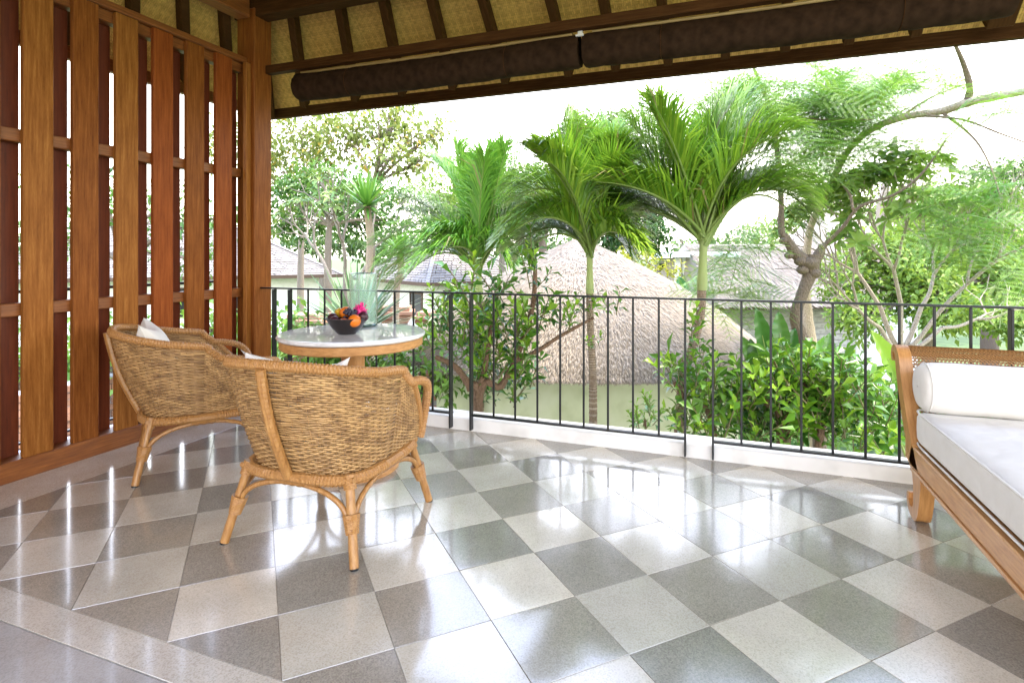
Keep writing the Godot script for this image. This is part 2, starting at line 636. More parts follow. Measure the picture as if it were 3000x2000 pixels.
func tile_mesh(half := 0) -> Shape:
	# a square tile that stands on its corner; half: 0 whole, else a triangle (1 -x, 2 +x, 3 -z, 4 +z kept)
	var p := PITCH - 0.0011
	var cr := [Vector3(0, 0, -p), Vector3(p, 0, 0), Vector3(0, 0, p), Vector3(-p, 0, 0)]
	if half == 1:
		cr = [cr[0], cr[2], cr[3]]
	elif half == 2:
		cr = [cr[0], cr[1], cr[2]]
	elif half == 3:
		cr = [cr[0], cr[1], cr[3]]
	elif half == 4:
		cr = [cr[1], cr[2], cr[3]]
	var mid := Vector3.ZERO
	for q in cr:
		mid += q / cr.size()
	var s := Shape.new()
	var k := cr.size()
	for i in k:
		var a: Vector3 = cr[i]
		var b: Vector3 = cr[(i + 1) % k]
		# inner ring, flat; outer ring leans outwards a little: ground and polished edges
		var ai: Vector3 = mid + (a - mid) * 0.82
		var bi: Vector3 = mid + (b - mid) * 0.82
		var ao: Vector3 = mid + (a - mid) * 0.994
		var bo: Vector3 = mid + (b - mid) * 0.994
		var na := (Vector3.UP + (a - mid).normalized() * 0.006).normalized()
		var nb := (Vector3.UP + (b - mid).normalized() * 0.006).normalized()
		s.tri(mid, ai, bi, Vector3.UP, Vector3.UP, Vector3.UP)
		s.squad(ai, bi, bo, ao, Vector3.UP, Vector3.UP, nb, na)
		var low := Vector3.DOWN * 0.0012
		s.quad(ao, bo, b + low, a + low, Vector3.UP)
		s.quad(a + low, b + low, b + Vector3.DOWN * 0.02, a + Vector3.DOWN * 0.02, b + a - mid * 2.0)
	return s

func build_floor() -> void:
	var fl := Node3D.new()
	fl.name = "veranda_floor"
	add_child(fl)
	structure(fl)
	var meshes := []
	for i in 5:
		meshes.append(tile_mesh(i).done())
	var ox := -0.0353
	var oz := -2.666
	var x_edge := ox - 14 * PITCH
	var z_edge := oz + 7 * PITCH
	for u in range(-20, 30):
		for w in range(-30, 30):
			# the tile whose corners are (u, w) .. (u+1, w+1)
			var mid := Vector3(ox + PITCH * (u - w), 0, oz + PITCH * (u + w + 1))
			if mid.x < x_edge - 0.01 or mid.x > 3.2 or mid.z > z_edge + 0.01 or mid.z < -3.32:
				continue
			var half := 0
			if absf(mid.x - x_edge) < 0.01:
				half = 2
			if absf(mid.z - z_edge) < 0.01:
				if half:
					continue
				half = 3
			var dark := posmod(u + w, 2) == 0
			var o := obj("floor_tile", meshes[half], M["%s_%d" % ["tile_dark" if dark else "tile_light", rng.randi() % 5]], fl)
			o.position = mid
			o.rotation = Vector3(rnd(-0.0016, 0.0016), 0, rnd(-0.0016, 0.0016))
	var bed := Shape.new()
	bed.box(Vector3(0.1, -0.012, -2.25), Vector3(6.75, 0.016, 2.2))
	structure(obj("tile_bed", bed, M.floor_border, fl))
	var s := Shape.new()
	s.box(Vector3(-3.185, -0.0205, -1.1), Vector3(0.357, 0.04, 4.37), 0.002)
	obj("border_strip", s, M.floor_border, fl)
	s = Shape.new()
	s.box(Vector3(0.1, -0.0205, (z_edge - 1.073) * 0.5), Vector3(6.208, 0.04, -1.073 - z_edge - 0.002), 0.0006)
	obj("border_strip", s, M.floor_border, fl)
	s = Shape.new()
	s.box(Vector3(0.1, -0.0215, 0.985), Vector3(6.208, 0.04, 4.11), 0.0006)
	obj("concrete_floor", s, M.floor_concrete, fl)
	# body of the building under the floor
	s = Shape.new()
	s.box(Vector3(0.0, -1.42, -0.15), Vector3(7.2, 2.76, 6.6), 0.01)
	structure(obj("building_base", s, M.white_plaster))
	s = Shape.new()
	s.box(Vector3(0.1, 0.018, RAIL_Z - 0.085), Vector3(6.9, 0.124, 0.17), 0.008)
	structure(obj("white_kerb", s, M.white_plaster))
	# timber partition behind the camera on the screen's side; the rest is open
	s = Shape.new()
	s.box(Vector3(-2.5, 1.62, 1.3), Vector3(1.8, 3.24, 0.12), 0.01)
	structure(obj("partition_wall", s, M.teak_up))

# ---------------------------------------------------------------- roof
func roof_y(x: float, z: float) -> float:
	# underside of the roof: the front slope, the left slope, the back slope
	return minf(2.47 + 0.84 * (z + 4.1), 2.47 + 1.0 * (x + 3.95))

func build_roof() -> void:
	var rf := thing("veranda_roof", "dark timber veranda roof lined with golden plaited mats above the tiled floor", "roof")
	var apex := Vector3(-1.42, 5.05, -1.0)
	var far := Vector3(5.2, 5.05, -1.0)
	var c0 := Vector3(-3.95, 2.47, -4.1)
	var c1 := Vector3(5.2, 2.47, -4.1)
	var c2 := Vector3(-3.95, 2.47, 0.75)
	var c3 := Vector3(5.2, 3.6, 0.75)
	# lining, one mat panel per bay
	var xs := [-3.95, -3.445, -2.907, -2.447, -1.986, -1.538, -1.044, -0.703, -0.346, 0.019, 0.374, 0.725, 1.072, 1.473, 2.0, 2.55, 3.1, 3.65, 4.2, 4.7, 5.2]
	var up := Vector3.UP
	for i in xs.size() - 1:
		var a := Vector3(xs[i], 2.47, -4.1)
		var b := Vector3(xs[i + 1], 2.47, -4.1)
		var s := Shape.new()
		s.quad(a, b, ridge_end(xs[i + 1], true), ridge_end(xs[i], true), Vector3.DOWN)
		obj("mat_panel", s, M.plaited_mat, rf)
	var zs := [-4.1]
	for i in 10:
		zs.append(-3.62 + 0.42 * i)
	zs.append(0.75)
	for i in zs.size() - 1:
		var s := Shape.new()
		s.flat(Vector3(-3.95, 2.47, zs[i]), Vector3(-3.95, 2.47, zs[i + 1]), apex, Vector3.DOWN)
		obj("mat_panel", s, M.plaited_mat, rf)
	var s2 := Shape.new()
	s2.flat(c2, c3, apex, Vector3.DOWN)
	s2.flat(c3, far, apex, Vector3.DOWN)
	obj("mat_panel", s2, M.plaited_mat, rf)
	# weather side: thatch 0.16 thick
	var th := Shape.new()
	th.col = Color(0.2, 0.16, 0.12)
	var t := Vector3(0, 0.17, 0)
	th.quad(c0 + t, c1 + t, far + t, apex + t, up)
	th.flat(c2 + t, c3 + t, apex + t, up)
	th.flat(c3 + t, far + t, apex + t, up)
	th.flat(c0 + t, c2 + t, apex + t, up)
	th.quad(c0 + t, c1 + t, c1 + up * 0.015, c0 + up * 0.015, Vector3.FORWARD)
	th.quad(c0 + t, c2 + t, c2 + up * 0.015, c0 + up * 0.015, Vector3.LEFT)
	th.quad(c2 + t, c3 + t, c3 + up * 0.015, c2 + up * 0.015, Vector3.BACK)
	th.flat(c1 + t, far + t, c3 + t, Vector3.RIGHT)
	obj("thatch_layer", th, M.straw, rf)
	# rafters: they fan from the apex at the hip end and run straight further along
	for i in range(1, xs.size() - 1):
		var a := Vector3(xs[i], 2.47, -4.02)
		var b := ridge_end(xs[i], true)
		var dir := (b - a).normalized()
		var nn := Vector3(0, 0.766, -0.643)
		var s := Shape.new()
		s.bar(a - nn * 0.045 + dir * 0.02, b - nn * 0.045 - dir * 0.25, 0.058 if i != 13 else 0.13, 0.085, 0.004, nn)
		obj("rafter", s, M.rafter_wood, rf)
	for i in range(1, zs.size() - 1):
		var a := Vector3(-3.95, 2.47, zs[i])
		var dir := (apex - a).normalized()
		var nn := Vector3(-0.707, 0.707, 0)
		var s := Shape.new()
		s.bar(a - nn * 0.045 + dir * 0.06, apex - nn * 0.045 - dir * 0.3, 0.058, 0.085, 0.004, nn)
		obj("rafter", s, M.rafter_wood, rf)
	for e in [c0, c2]:
		var dir: Vector3 = (apex - e).normalized()
		var s := Shape.new()
		s.bar(e + dir * 0.05 + Vector3(0, -0.06, 0), apex - dir * 0.1 + Vector3(0, -0.06, 0), 0.1, 0.12, 0.006)
		obj("hip_rafter", s, M.rafter_wood, rf)
	var rb := Shape.new()
	rb.bar(apex + Vector3(-0.1, -0.12, 0), far + Vector3(0, -0.12, 0), 0.12, 0.2, 0.006)
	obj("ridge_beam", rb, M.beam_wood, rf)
	# eaves boards
	var f := Shape.new()
	f.box(Vector3(0.6, 2.44, -4.115), Vector3(9.2, 0.095, 0.05), 0.004)
	obj("eaves_board", f, M.beam_wood, rf)
	f = Shape.new()
	f.box(Vector3(-3.968, 2.44, -1.66), Vector3(0.05, 0.095, 4.84), 0.004)
	obj("eaves_board", f, M.rail_wood, rf)
	# wall plates on the columns and the lower ring beams
	f = Shape.new()
	f.box(Vector3(0.85, 2.985, -3.29), Vector3(8.6, 0.17, 0.13), 0.006)
	obj("wall_plate", f, M.beam_wood, rf)
	f = Shape.new()
	f.box(Vector3(-3.325, 2.955, -1.4), Vector3(0.12, 0.15, 3.6), 0.006)
	obj("wall_plate", f, M.rail_wood, rf)
	f = Shape.new()
	f.box(Vector3(1.05, 2.53, -3.345), Vector3(8.57, 0.062, 0.06), 0.004)
	obj("ring_beam", f, M.beam_wood, rf)
	# the column at the corner and one beyond the frame
	for x in [-3.325, 4.6]:
		var s := Shape.new()
		s.box(Vector3(x, 1.48, -3.3), Vector3(0.17, 2.96, 0.17), 0.006)
		var o := obj("timber_column", s, M.plank_wood)
		tag(o, "square timber corner column between the slatted screen and the railing" if x < 0 else "square timber column at the far end of the railing, beyond the daybed", "column")

func ridge_end(x: float, _front: bool) -> Vector3:
	return Vector3(maxf(-1.42, x - 0.12) if x < 5.0 else 5.2, 5.05, -1.0)

# ---------------------------------------------------------------- slatted screen
func build_screen() -> void:
	var sc := thing("slatted_screen", "tall slatted timber screen of staggered red-brown planks left of the chairs", "screen")
	var woods := [M.plank_wood, M.plank_wood_ochre, M.plank_wood, M.plank_wood_ochre, M.plank_wood_red, M.plank_wood, M.plank_wood_red]
	for k in range(-9, 6):
		var zc := -1.855 - 0.2308 * k
		var s := Shape.new()
		s.box(Vector3(-3.3255, 1.325, zc - 0.004), Vector3(0.03, 2.445, 0.135 + rnd(-0.002, 0.002)), 0.003)
		obj("plank", s, woods[posmod(k + 1, 7)], sc)
		if k < 5:
			s = Shape.new()
			s.box(Vector3(-3.4235, 1.29, zc - 0.121), Vector3(0.03, 2.4, 0.156), 0.003)
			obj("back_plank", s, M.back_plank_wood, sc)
	var sl := Shape.new()
	sl.box(Vector3(-3.4235, 1.29, -3.14), Vector3(0.03, 2.4, 0.15), 0.003)
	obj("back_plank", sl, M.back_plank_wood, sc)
	for y in [0.853, 1.736, 2.515]:
		var s := Shape.new()
		s.box(Vector3(-3.3745, y, -1.45), Vector3(0.066, 0.066, 3.5), 0.004)
		obj("rail", s, M.rail_wood, sc)
	var b := Shape.new()
	b.box(Vector3(-3.372, 0.05, -1.445), Vector3(0.123, 0.104, 3.53), 0.004)
	obj("base_beam", b, M.rail_wood, sc)
	b = Shape.new()
	b.box(Vector3(-3.366, 2.571, -1.45), Vector3(0.125, 0.042, 3.52), 0.004)
	obj("top_cap", b, M.rail_wood, sc)
	b = Shape.new()
	b.box(Vector3(-3.288, 1.325, -3.192), Vector3(0.034, 2.44, 0.046), 0.004)
	obj("end_post", b, M.plank_wood_ochre, sc)

# ---------------------------------------------------------------- railing
func build_railing() -> void:
	var r := thing("balcony_railing", "black iron railing of thin upright bars along the edge of the tiled floor", "railing")
	var s := Shape.new()
	s.box(Vector3(0.03, 0.884, RAIL_Z), Vector3(6.54, 0.011, 0.034), 0.002)
	obj("top_rail", s, M.black_iron, r)
	var post := Shape.new()
	post.box(Vector3(0, 0.4465, 0), Vector3(0.011, 0.863, 0.042), 0.0015)
	var foot := Shape.new()
	foot.box(Vector3(0, 0.012, 0.012), Vector3(0.03, 0.006, 0.05), 0.001)
	var bar := Shape.new()
	bar.box(Vector3(0, 0.4925, 0), Vector3(0.0115, 0.771, 0.0115), 0.0015)
	var pm := post.done()
	var bm := bar.done()
	for k in 44:
		var x := -3.0975 + 0.14515 * k
		var is_post := k in [0, 1, 10, 11, 20, 21, 30, 31, 40, 41]
		var o := obj("post" if is_post else "bar", pm if is_post else bm, M.black_iron, r)
		o.position = Vector3(x, 0, RAIL_Z + (0.022 if is_post else 0.0))
		if is_post:
			o.position.z = RAIL_Z + 0.022
	for e in [[1, 10], [11, 20], [21, 30], [31, 40]]:
		var a: float = -3.0975 + 0.14515 * e[0]
		var b: float = -3.0975 + 0.14515 * e[1]
		var t := Shape.new()
		t.box(Vector3((a + b) * 0.5, 0.104, RAIL_Z), Vector3(b - a, 0.011, 0.034), 0.002)
		obj("bottom_rail", t, M.black_iron, r)
	# a second, lower railing runs outside the screen
	var q := thing("side_railing", "thin black iron railing seen through the gaps of the slatted screen", "railing")
	s = Shape.new()
	s.box(Vector3(-3.6, 0.93, -1.2), Vector3(0.03, 0.018, 4.3), 0.002)
	obj("top_rail", s, M.black_iron, q)
	s = Shape.new()
	s.box(Vector3(-3.6, 0.1, -1.2), Vector3(0.03, 0.012, 4.3), 0.002)
	obj("bottom_rail", s, M.black_iron, q)
	for k in 11:
		var p := Shape.new()
		p.box(Vector3(-3.6, 0.475, -3.3 + 0.42 * k), Vector3(0.011, 0.9, 0.011), 0.001)
		obj("bar", p, M.black_iron, q)
	var ledge := Shape.new()
	ledge.box(Vector3(-3.63, -0.06, -1.2), Vector3(0.24, 0.16, 4.4), 0.004)
	structure(obj("balcony_ledge", ledge, M.white_plaster))

# ---------------------------------------------------------------- rolled blinds
func build_blinds() -> void:
	for w in 2:
		var x0: float = [-3.02, -0.805][w]
		var x1: float = [-0.83, 1.33][w]
		var f := FastNoiseLite.new()
		f.seed = 60 + w
		f.frequency = 1.0
		var b := thing("rolled_blind", ["dark brown cloth blind rolled up under the eaves, nearer the corner column", "dark brown cloth blind rolled up under the eaves, at the daybed end"][w], "blind", Vector3.ZERO, 0.0, "rolled blinds under the eaves")
		var rows := []
		var n := 110
		var k := 26
		for i in n + 1:
			var t := float(i) / n
			var x := lerpf(x0, x1, t)
			var sag := -0.012 * sin(PI * t)
			var tie := maxf(exp(-pow((t - 0.22) / 0.012, 2)), exp(-pow((t - 0.78) / 0.012, 2)))
			var row := []
			for j in k:
				var a := TAU * j / k
				var wr := f.get_noise_3d(x * 3.0 + a * 1.1, cos(a) * 1.4, sin(a) * 1.4) * 0.009 + f.get_noise_3d(x * 14.0 - a * 7.0, a, 5.0) * 0.003
				var r := (0.1 + wr - 0.005 * tie) * (1.0 if i > 0 and i < n else 0.93)
				row.append(Vector3(x, 2.40 + sag + sin(a) * r * 1.02, -3.43 + cos(a) * r * 0.95))
			rows.append(row)
		var s := Shape.new()
		s.sheet(rows, Vector3.ZERO, true)
		var m := Vector3.ZERO
		for e in [0, n]:
			m = Vector3(rows[e][0].x, 2.40, -3.43)
			for turn in 4:
				var q0 := 1.0 - turn * 0.25
				var q1 := 0.75 - turn * 0.25
				for j in k:
					var jj := (j + 1) % k
					var off := Vector3(0.012 * (turn % 2) * (1 if e == 0 else -1), 0, 0)
					var off2 := Vector3(0.012 * ((turn + 1) % 2) * (1 if e == 0 else -1), 0, 0)
					s.quad(m + (rows[e][j] - m) * q0 + off, m + (rows[e][jj] - m) * q0 + off, m + (rows[e][jj] - m) * q1 + off2, m + (rows[e][j] - m) * q1 + off2, Vector3(-1 if e == 0 else 1, 0, 0))
		obj("cloth_roll", s, M.blind_cloth, b)
		for j in 3:
			var p := Shape.new()
			p.tube([Vector3(x0 + 0.06, 2.496 - j * 0.002, -3.388 - j * 0.021), Vector3(lerpf(x0, x1, 0.5), 2.487 - j * 0.002, -3.388 - j * 0.021), Vector3(x1 - 0.04, 2.496 - j * 0.002, -3.388 - j * 0.021)], 0.011, 8)
			obj("bamboo_pole", p, M.bamboo_pole, b)
		for t in [0.22, 0.78]:
			var x := lerpf(x0, x1, t)
			var path := []
			for j in 25:
				var a := TAU * j / 24.0
				path.append(Vector3(x + 0.004 * sin(a), 2.392 + sin(a) * 0.1, -3.43 + cos(a) * 0.096))
			var p := Shape.new()
			p.tube(path, 0.0022, 5, false)
			p.tube([Vector3(x, 2.49, -3.40), Vector3(x, 2.52, -3.38)], 0.0035, 5)
			obj("tie_cord", p, M.rafter_wood, b)
	var c := Shape.new()
	c.box(Vector3(-0.817, 2.5, -3.37), Vector3(0.03, 0.05, 0.02), 0.003)
	c.box(Vector3(-0.817, 2.47, -3.355), Vector3(0.05, 0.012, 0.018), 0.002)
	var o := obj("cord_cleat", c, M.cushion_canvas)
	tag(o, "small white cleat on the ring beam between the two rolled blinds", "cleat")

# ---------------------------------------------------------------- rattan armchairs
func rim_y(s: float) -> float:
	return 0.58 + 0.15 * pow(maxf(cos(s * PI * 0.5), 0.0), 1.25)

# a point of the woven shell: s runs -1..1 from the left arm round the back to the right arm, t from the seat ring up to the rim
func shell(s: float, t: float) -> Vector3:
	var w := 0.268 + 0.052 * t
	var zb := 0.268 + 0.142 * t + 0.02 * sin(PI * t)
	var q := absf(s)
	var p := Vector3.ZERO
	if q < 0.62:
		var a := q / 0.62 * PI * 0.5
		p.x = w * pow(sin(a), 0.72)
		p.z = zb * pow(maxf(cos(a), 0.0), 0.72)
	else:
		var e := (q - 0.62) / 0.38
		var zf := lerpf(-0.272, -0.10, pow(t, 1.5))
		p.x = w * (1.0 - 0.05 * e * e * (1.0 - t))
		p.z = zf * e
	p.y = lerpf(0.305, rim_y(s), t)
	if s < 0.0:
		p.x = -p.x
	return p

func shell_n(s: float, t: float) -> Vector3:
	var e := 0.004
	var du := shell(minf(s + e, 1.0), t) - shell(maxf(s - e, -1.0), t)
	var dv := shell(s, minf(t + e, 1.0)) - shell(s, maxf(t - e, 0.0))
	var g := du.cross(dv).normalized()
	var p := shell(s, t)
	if g.dot(Vector3(p.x, 0, p.z)) < 0.0:
		g = -g
	return g

func make_chair(called: String, label: String) -> Node3D:
	var c := thing(called, label, "armchair", Vector3.ZERO, 0.0, "rattan armchairs beside the round table")
	# woven strands round the shell
	var s := Shape.new()
	var rows := 46
	var stakes := 50
	var f := FastNoiseLite.new()
	f.seed = 5
	f.frequency = 1.0
	for i in rows:
		var t0 := (i + 0.4) / rows
		var path := []
		var tones := []
		var wob := rnd(0, 20)
		for k in stakes * 2 + 1:
			var sv := -1.0 + float(k) / stakes
			var t := clampf(t0 + f.get_noise_2d(sv * 5.0, wob) * 0.006, 0.0, 1.0)
			var off := 0.0
			if k % 2 == 1:
				off = 0.0038 if (i + (k - 1) / 2) % 2 == 0 else -0.0038
				# a diamond of bolder twill in the middle of the back
				if absf(sv) / 0.3 + absf(t0 - 0.5) / 0.2 < 1.0:
					off = 0.005 if (i / 2 + (k - 1) / 2) % 3 == 0 else -0.002
			path.append(shell(sv, t) + shell_n(sv, t) * off)
			var blot := 0.5 + 0.5 * f.get_noise_3d(sv * 6.0, t0 * 7.0, 3.0) + 0.35 * f.get_noise_2d(sv * 22.0, i * 7.3)
			tones.append(clampf(blot, 0.0, 1.0))
		strand(s, path, 0.0048, 0.0027, tones)
	for k in stakes + 1:
		var sv := -1.0 + 2.0 * (k + 0.5) / stakes if k < stakes else 0.999
		var path := []
		for j in 9:
			path.append(shell(clampf(sv, -1.0, 1.0), j / 8.0))
		s.col = Color(0.34, 0.19, 0.075) * rnd(0.8, 1.1)
		s.tube(path, 0.0022, 4, false)
	stuff(obj("woven_shell", s, M.rattan_weave, c))
	# the thick bound rim with its loops at the arm ends
	var rim := [Vector3(0.262, 0.30, -0.275), Vector3(0.283, 0.43, -0.283), Vector3(0.303, 0.51, -0.268), Vector3(0.318, 0.562, -0.222), Vector3(0.322, 0.587, -0.15)]
	for k in 9:
		rim.append(shell(0.94 - 0.94 * (k / 9.0), 1.0) + Vector3(0, 0.008, 0))
	rim.append(shell(0, 1.0) + Vector3(0, 0.008, 0))
	var full := rim.duplicate()
	for k in range(rim.size() - 2, -1, -1):
		full.append(Vector3(-rim[k].x, rim[k].y, rim[k].z))
	s = Shape.new()
	s.tube(spline(full, 22), 0.0165, 10, true, 0.0135, 0.0042, 2.0)
	obj("arm_rim", s, M.rattan_wrap, c)
	for sg in [-1.0, 1.0]:
		var e := []
		for j in 9:
			var p := shell(sg, j / 8.0)
			e.append(p + Vector3(0, 0, -0.004))
		s = Shape.new()
		s.tube(spline(e, 8), 0.0135, 8, true, 0.012, 0.0025, 1.0)
		obj("edge_binding", s, M.rattan_wrap, c)
	# seat ring
	var ring := []
	for k in 361:
		var a := TAU * k / 360.0
		var x := 0.277 * signf(cos(a)) * pow(absf(cos(a)), 0.55)
		var z := 0.277 * signf(sin(a)) * pow(absf(sin(a)), 0.55)
		ring.append(Vector3(x, 0.29, z))
	s = Shape.new()
	s.tube(ring, 0.0185, 9, false, 0.0135, 0.0042, 1.0)
	obj("seat_ring", s, M.rattan_wrap, c)
	s = Shape.new()
	for k in 15:
		var z := -0.245 + 0.035 * k
		s.tube([Vector3(-0.26, 0.295, z), Vector3(0.26, 0.295, z)], 0.011, 6)
	stuff(obj("seat_slats", s, M.rattan_cane, c))
	# bound post up the middle of the back
	s = Shape.new()
	var post := []
	for j in 9:
		var t := j / 8.0
		post.append(shell(0, t) + shell_n(0, t) * 0.02)
	s.tube(spline(post, 10), 0.0185, 10, true, 0.02, 0.0012, 1.0)
	obj("back_post", s, M.rattan_cane, c)
	# legs
	var legs := []
	for q in [[1, 1], [-1, 1], [1, -1], [-1, -1]]:
		var top := Vector3(0.232 * q[0], 0.30, 0.232 * q[1])
		var foot := Vector3(0.296 * q[0], 0.004, 0.296 * q[1])
		legs.append([top, foot])
		s = Shape.new()
		var path := []
		var rad := []
		for j in 25:
			var t := j / 24.0
			path.append(foot.lerp(top, t))
			rad.append(0.0175 + 0.0016 * exp(-pow((t - 0.62) / 0.02, 2)) + 0.0014 * exp(-pow((t - 0.2) / 0.02, 2)))
		s.tube(path, rad, 10)
		var o := obj("leg", s, M.rattan_cane, c)
		var cap := Shape.new()
		cap.tube([foot + Vector3(0, -0.004, 0), foot + Vector3(0, 0.006, 0)], 0.0165, 10)
		obj("foot_pad", cap, M.black_iron, o)
		s = Shape.new()
		var b := []
		for j in 22:
			b.append(foot.lerp(top, 0.36 + 0.22 * j / 21.0) + Vector3(-0.003 * q[0], 0, -0.003 * q[1]))
		s.tube(b, range(22).map(func(j): return 0.0225 + 0.009 * j / 21.0), 10, true, 0.007, 0.0022, 1.0)
		obj("leg_binding", s, M.rattan_wrap, o)
		s = Shape.new()
		b = []
		for j in 14:
			b.append(foot.lerp(top, 0.86 + 0.17 * j / 13.0))
		s.tube(b, 0.0225, 10, true, 0.008, 0.0025, 1.0)
		obj("top_binding", s, M.rattan_wrap, o)
	# arched braces between neighbouring legs, bound to the middle of the seat ring
	for e in [[0, 1], [2, 3], [0, 2], [1, 3]]:
		var a: Array = legs[e[0]]
		var b: Array = legs[e[1]]
		var lo_a: Vector3 = a[1].lerp(a[0], 0.46)
		var lo_b: Vector3 = b[1].lerp(b[0], 0.46)
		var mid := Vector3((a[0].x + b[0].x) * 0.5, 0.262, (a[0].z + b[0].z) * 0.5) * Vector3(1.12, 1, 1.12)
		var path := []
		for j in 33:
			var t := PI * j / 32.0
			var h := (1.0 - cos(t)) * 0.5
			var base := lo_a.lerp(lo_b, 0.04 + 0.92 * h)
			path.append(base.lerp(base + (mid - (lo_a + lo_b) * 0.5), pow(sin(t), 0.85)))
		s = Shape.new()
		s.tube(path, 0.0105, 8)
		obj("arched_brace", s, M.rattan_cane, c)
		s = Shape.new()
		var along := (lo_b - lo_a).normalized()
		s.tube(range(18).map(func(j): return mid + along * (-0.055 + 0.11 * j / 17.0) + Vector3(0, 0.014, 0) - Vector3(mid.x, 0, mid.z) * 0.03), 0.027, 10, true, 0.008, 0.003, 1.0)
		obj("brace_binding", s, M.rattan_wrap, c)
	return c

func strand(s: Shape, path: Array, h: float, w: float, tones: Array) -> void:
	# flat woven strip: four sides, tall h, thick w
	var last := []
	for i in path.size():
		var t: Vector3 = (path[mini(i + 1, path.size() - 1)] - path[maxi(i - 1, 0)]).normalized()
		var o := t.cross(Vector3.UP).normalized()
		var u := o.cross(t)
		var ring := [path[i] + u * h, path[i] + o * w, path[i] - u * h, path[i] - o * w]
		var nor := [u, o, -u, -o]
		if i > 0:
			var q: float = tones[i]
			s.col = Color(0.10, 0.04, 0.012).lerp(Color(0.60, 0.37, 0.15), pow(q, 0.9))
			for k in 4:
				var j := (k + 1) % 4
				s.squad(last[0][k], last[0][j], ring[j], ring[k], last[1][k], last[1][j], nor[j], nor[k])
		last = [ring, nor]

func pillow_shape(a: float, b: float, thick: float, pinch := 0.1) -> Shape:
	var s := Shape.new()
	var n := 22
	for side in [-1.0, 1.0]:
		var rows := []
		for i in n + 1:
			var row := []
			var v := -1.0 + 2.0 * i / n
			for j in n + 1:
				var u := -1.0 + 2.0 * j / n
				var q := pow(maxf(0.0, (1.0 - pow(absf(u), 2.6)) * (1.0 - pow(absf(v), 2.6))), 0.5)
				var x := a * u * (1.0 - pinch * (1.0 - v * v) * u * u)
				var y := b * v * (1.0 - pinch * (1.0 - u * u) * v * v)
				row.append(Vector3(x, y, side * thick * (q + 0.05 * sin(u * 7.0 + v * 3.0) * q * (1.0 - q))))
			rows.append(row)
		s.sheet(rows, Vector3(0, 0, side))
	return s

func soft_box(size: Vector3, r: float, puff := 0.0, power := 6.0) -> Shape:
	# a cushion: superellipsoid block
	var creases := FastNoiseLite.new()
	creases.frequency = 2.2
	creases.seed = 77
	var s := Shape.new()
	var rows := []
	var n := 28
	var k := 56
	for i in n + 1:
		var row := []
		var phi := -PI / 2 + PI * i / n
		for j in k:
			var a := TAU * j / k
			var e := 2.0 / power
			var cx := signf(cos(a)) * pow(absf(cos(a)), e)
			var cz := signf(sin(a)) * pow(absf(sin(a)), e)
			var cr := pow(maxf(cos(phi), 0.0), r)
			var y := signf(sin(phi)) * pow(absf(sin(phi)), r)
			var bulge := puff * (1.0 - pow(absf(cx * cr), 2.0)) * (1.0 - pow(absf(cz * cr), 2.0)) * signf(y)
			var q := Vector3(cx * cr * size.x * 0.5, y * size.y * 0.5 + bulge, cz * cr * size.z * 0.5)
			row.append(q + Vector3(0, creases.get_noise_3dv(q * 1.6) * 0.006, 0))
		rows.append(row)
	s.sheet(rows, Vector3.ZERO, true)
	return s

func build_chairs() -> void:
	var c1 := make_chair("rattan_armchair", "woven rattan armchair nearest the camera, its back with an upright post turned to us")
	c1.position = Vector3(-1.548, 0, -1.975)
	c1.rotation.y = 0.04
	var c2: Node3D = c1.duplicate()
	c2.name = numbered("rattan_armchair")
	add_child(c2)
	c2.position = Vector3(-2.736, 0, -2.335)
	c2.rotation.y = -0.668
	tag(c2, "woven rattan armchair standing against the slatted screen, seen from its side", "armchair", "rattan armchairs beside the round table")
	var cushion := soft_box(Vector3(0.46, 0.085, 0.46), 0.5, 0.015, 3.6).done()
	var pil := pillow_shape(0.25, 0.235, 0.08, 0.3).done()
	var where := [["nearest the camera", c1], ["against the slatted screen", c2]]
	for e in where:
		var c: Node3D = e[1]
		var o := obj("seat_cushion", cushion, M.cushion_canvas)
		tag(o, "cream seat cushion in the rattan armchair " + e[0], "cushion", "cream seat cushions of the armchairs")
		o.transform = c.transform.translated_local(Vector3(0, 0.352, 0.0))
		o = obj("back_pillow", pil, M.cushion_canvas)
		tag(o, "soft cream pillow leaning in the back of the rattan armchair " + e[0], "pillow", "cream pillows in the armchairs")
		var lean := Transform3D(Basis(Vector3.RIGHT, 0.36), Vector3(0.02, 0.54 if c == c1 else 0.565, 0.2))
		o.transform = c.transform * lean

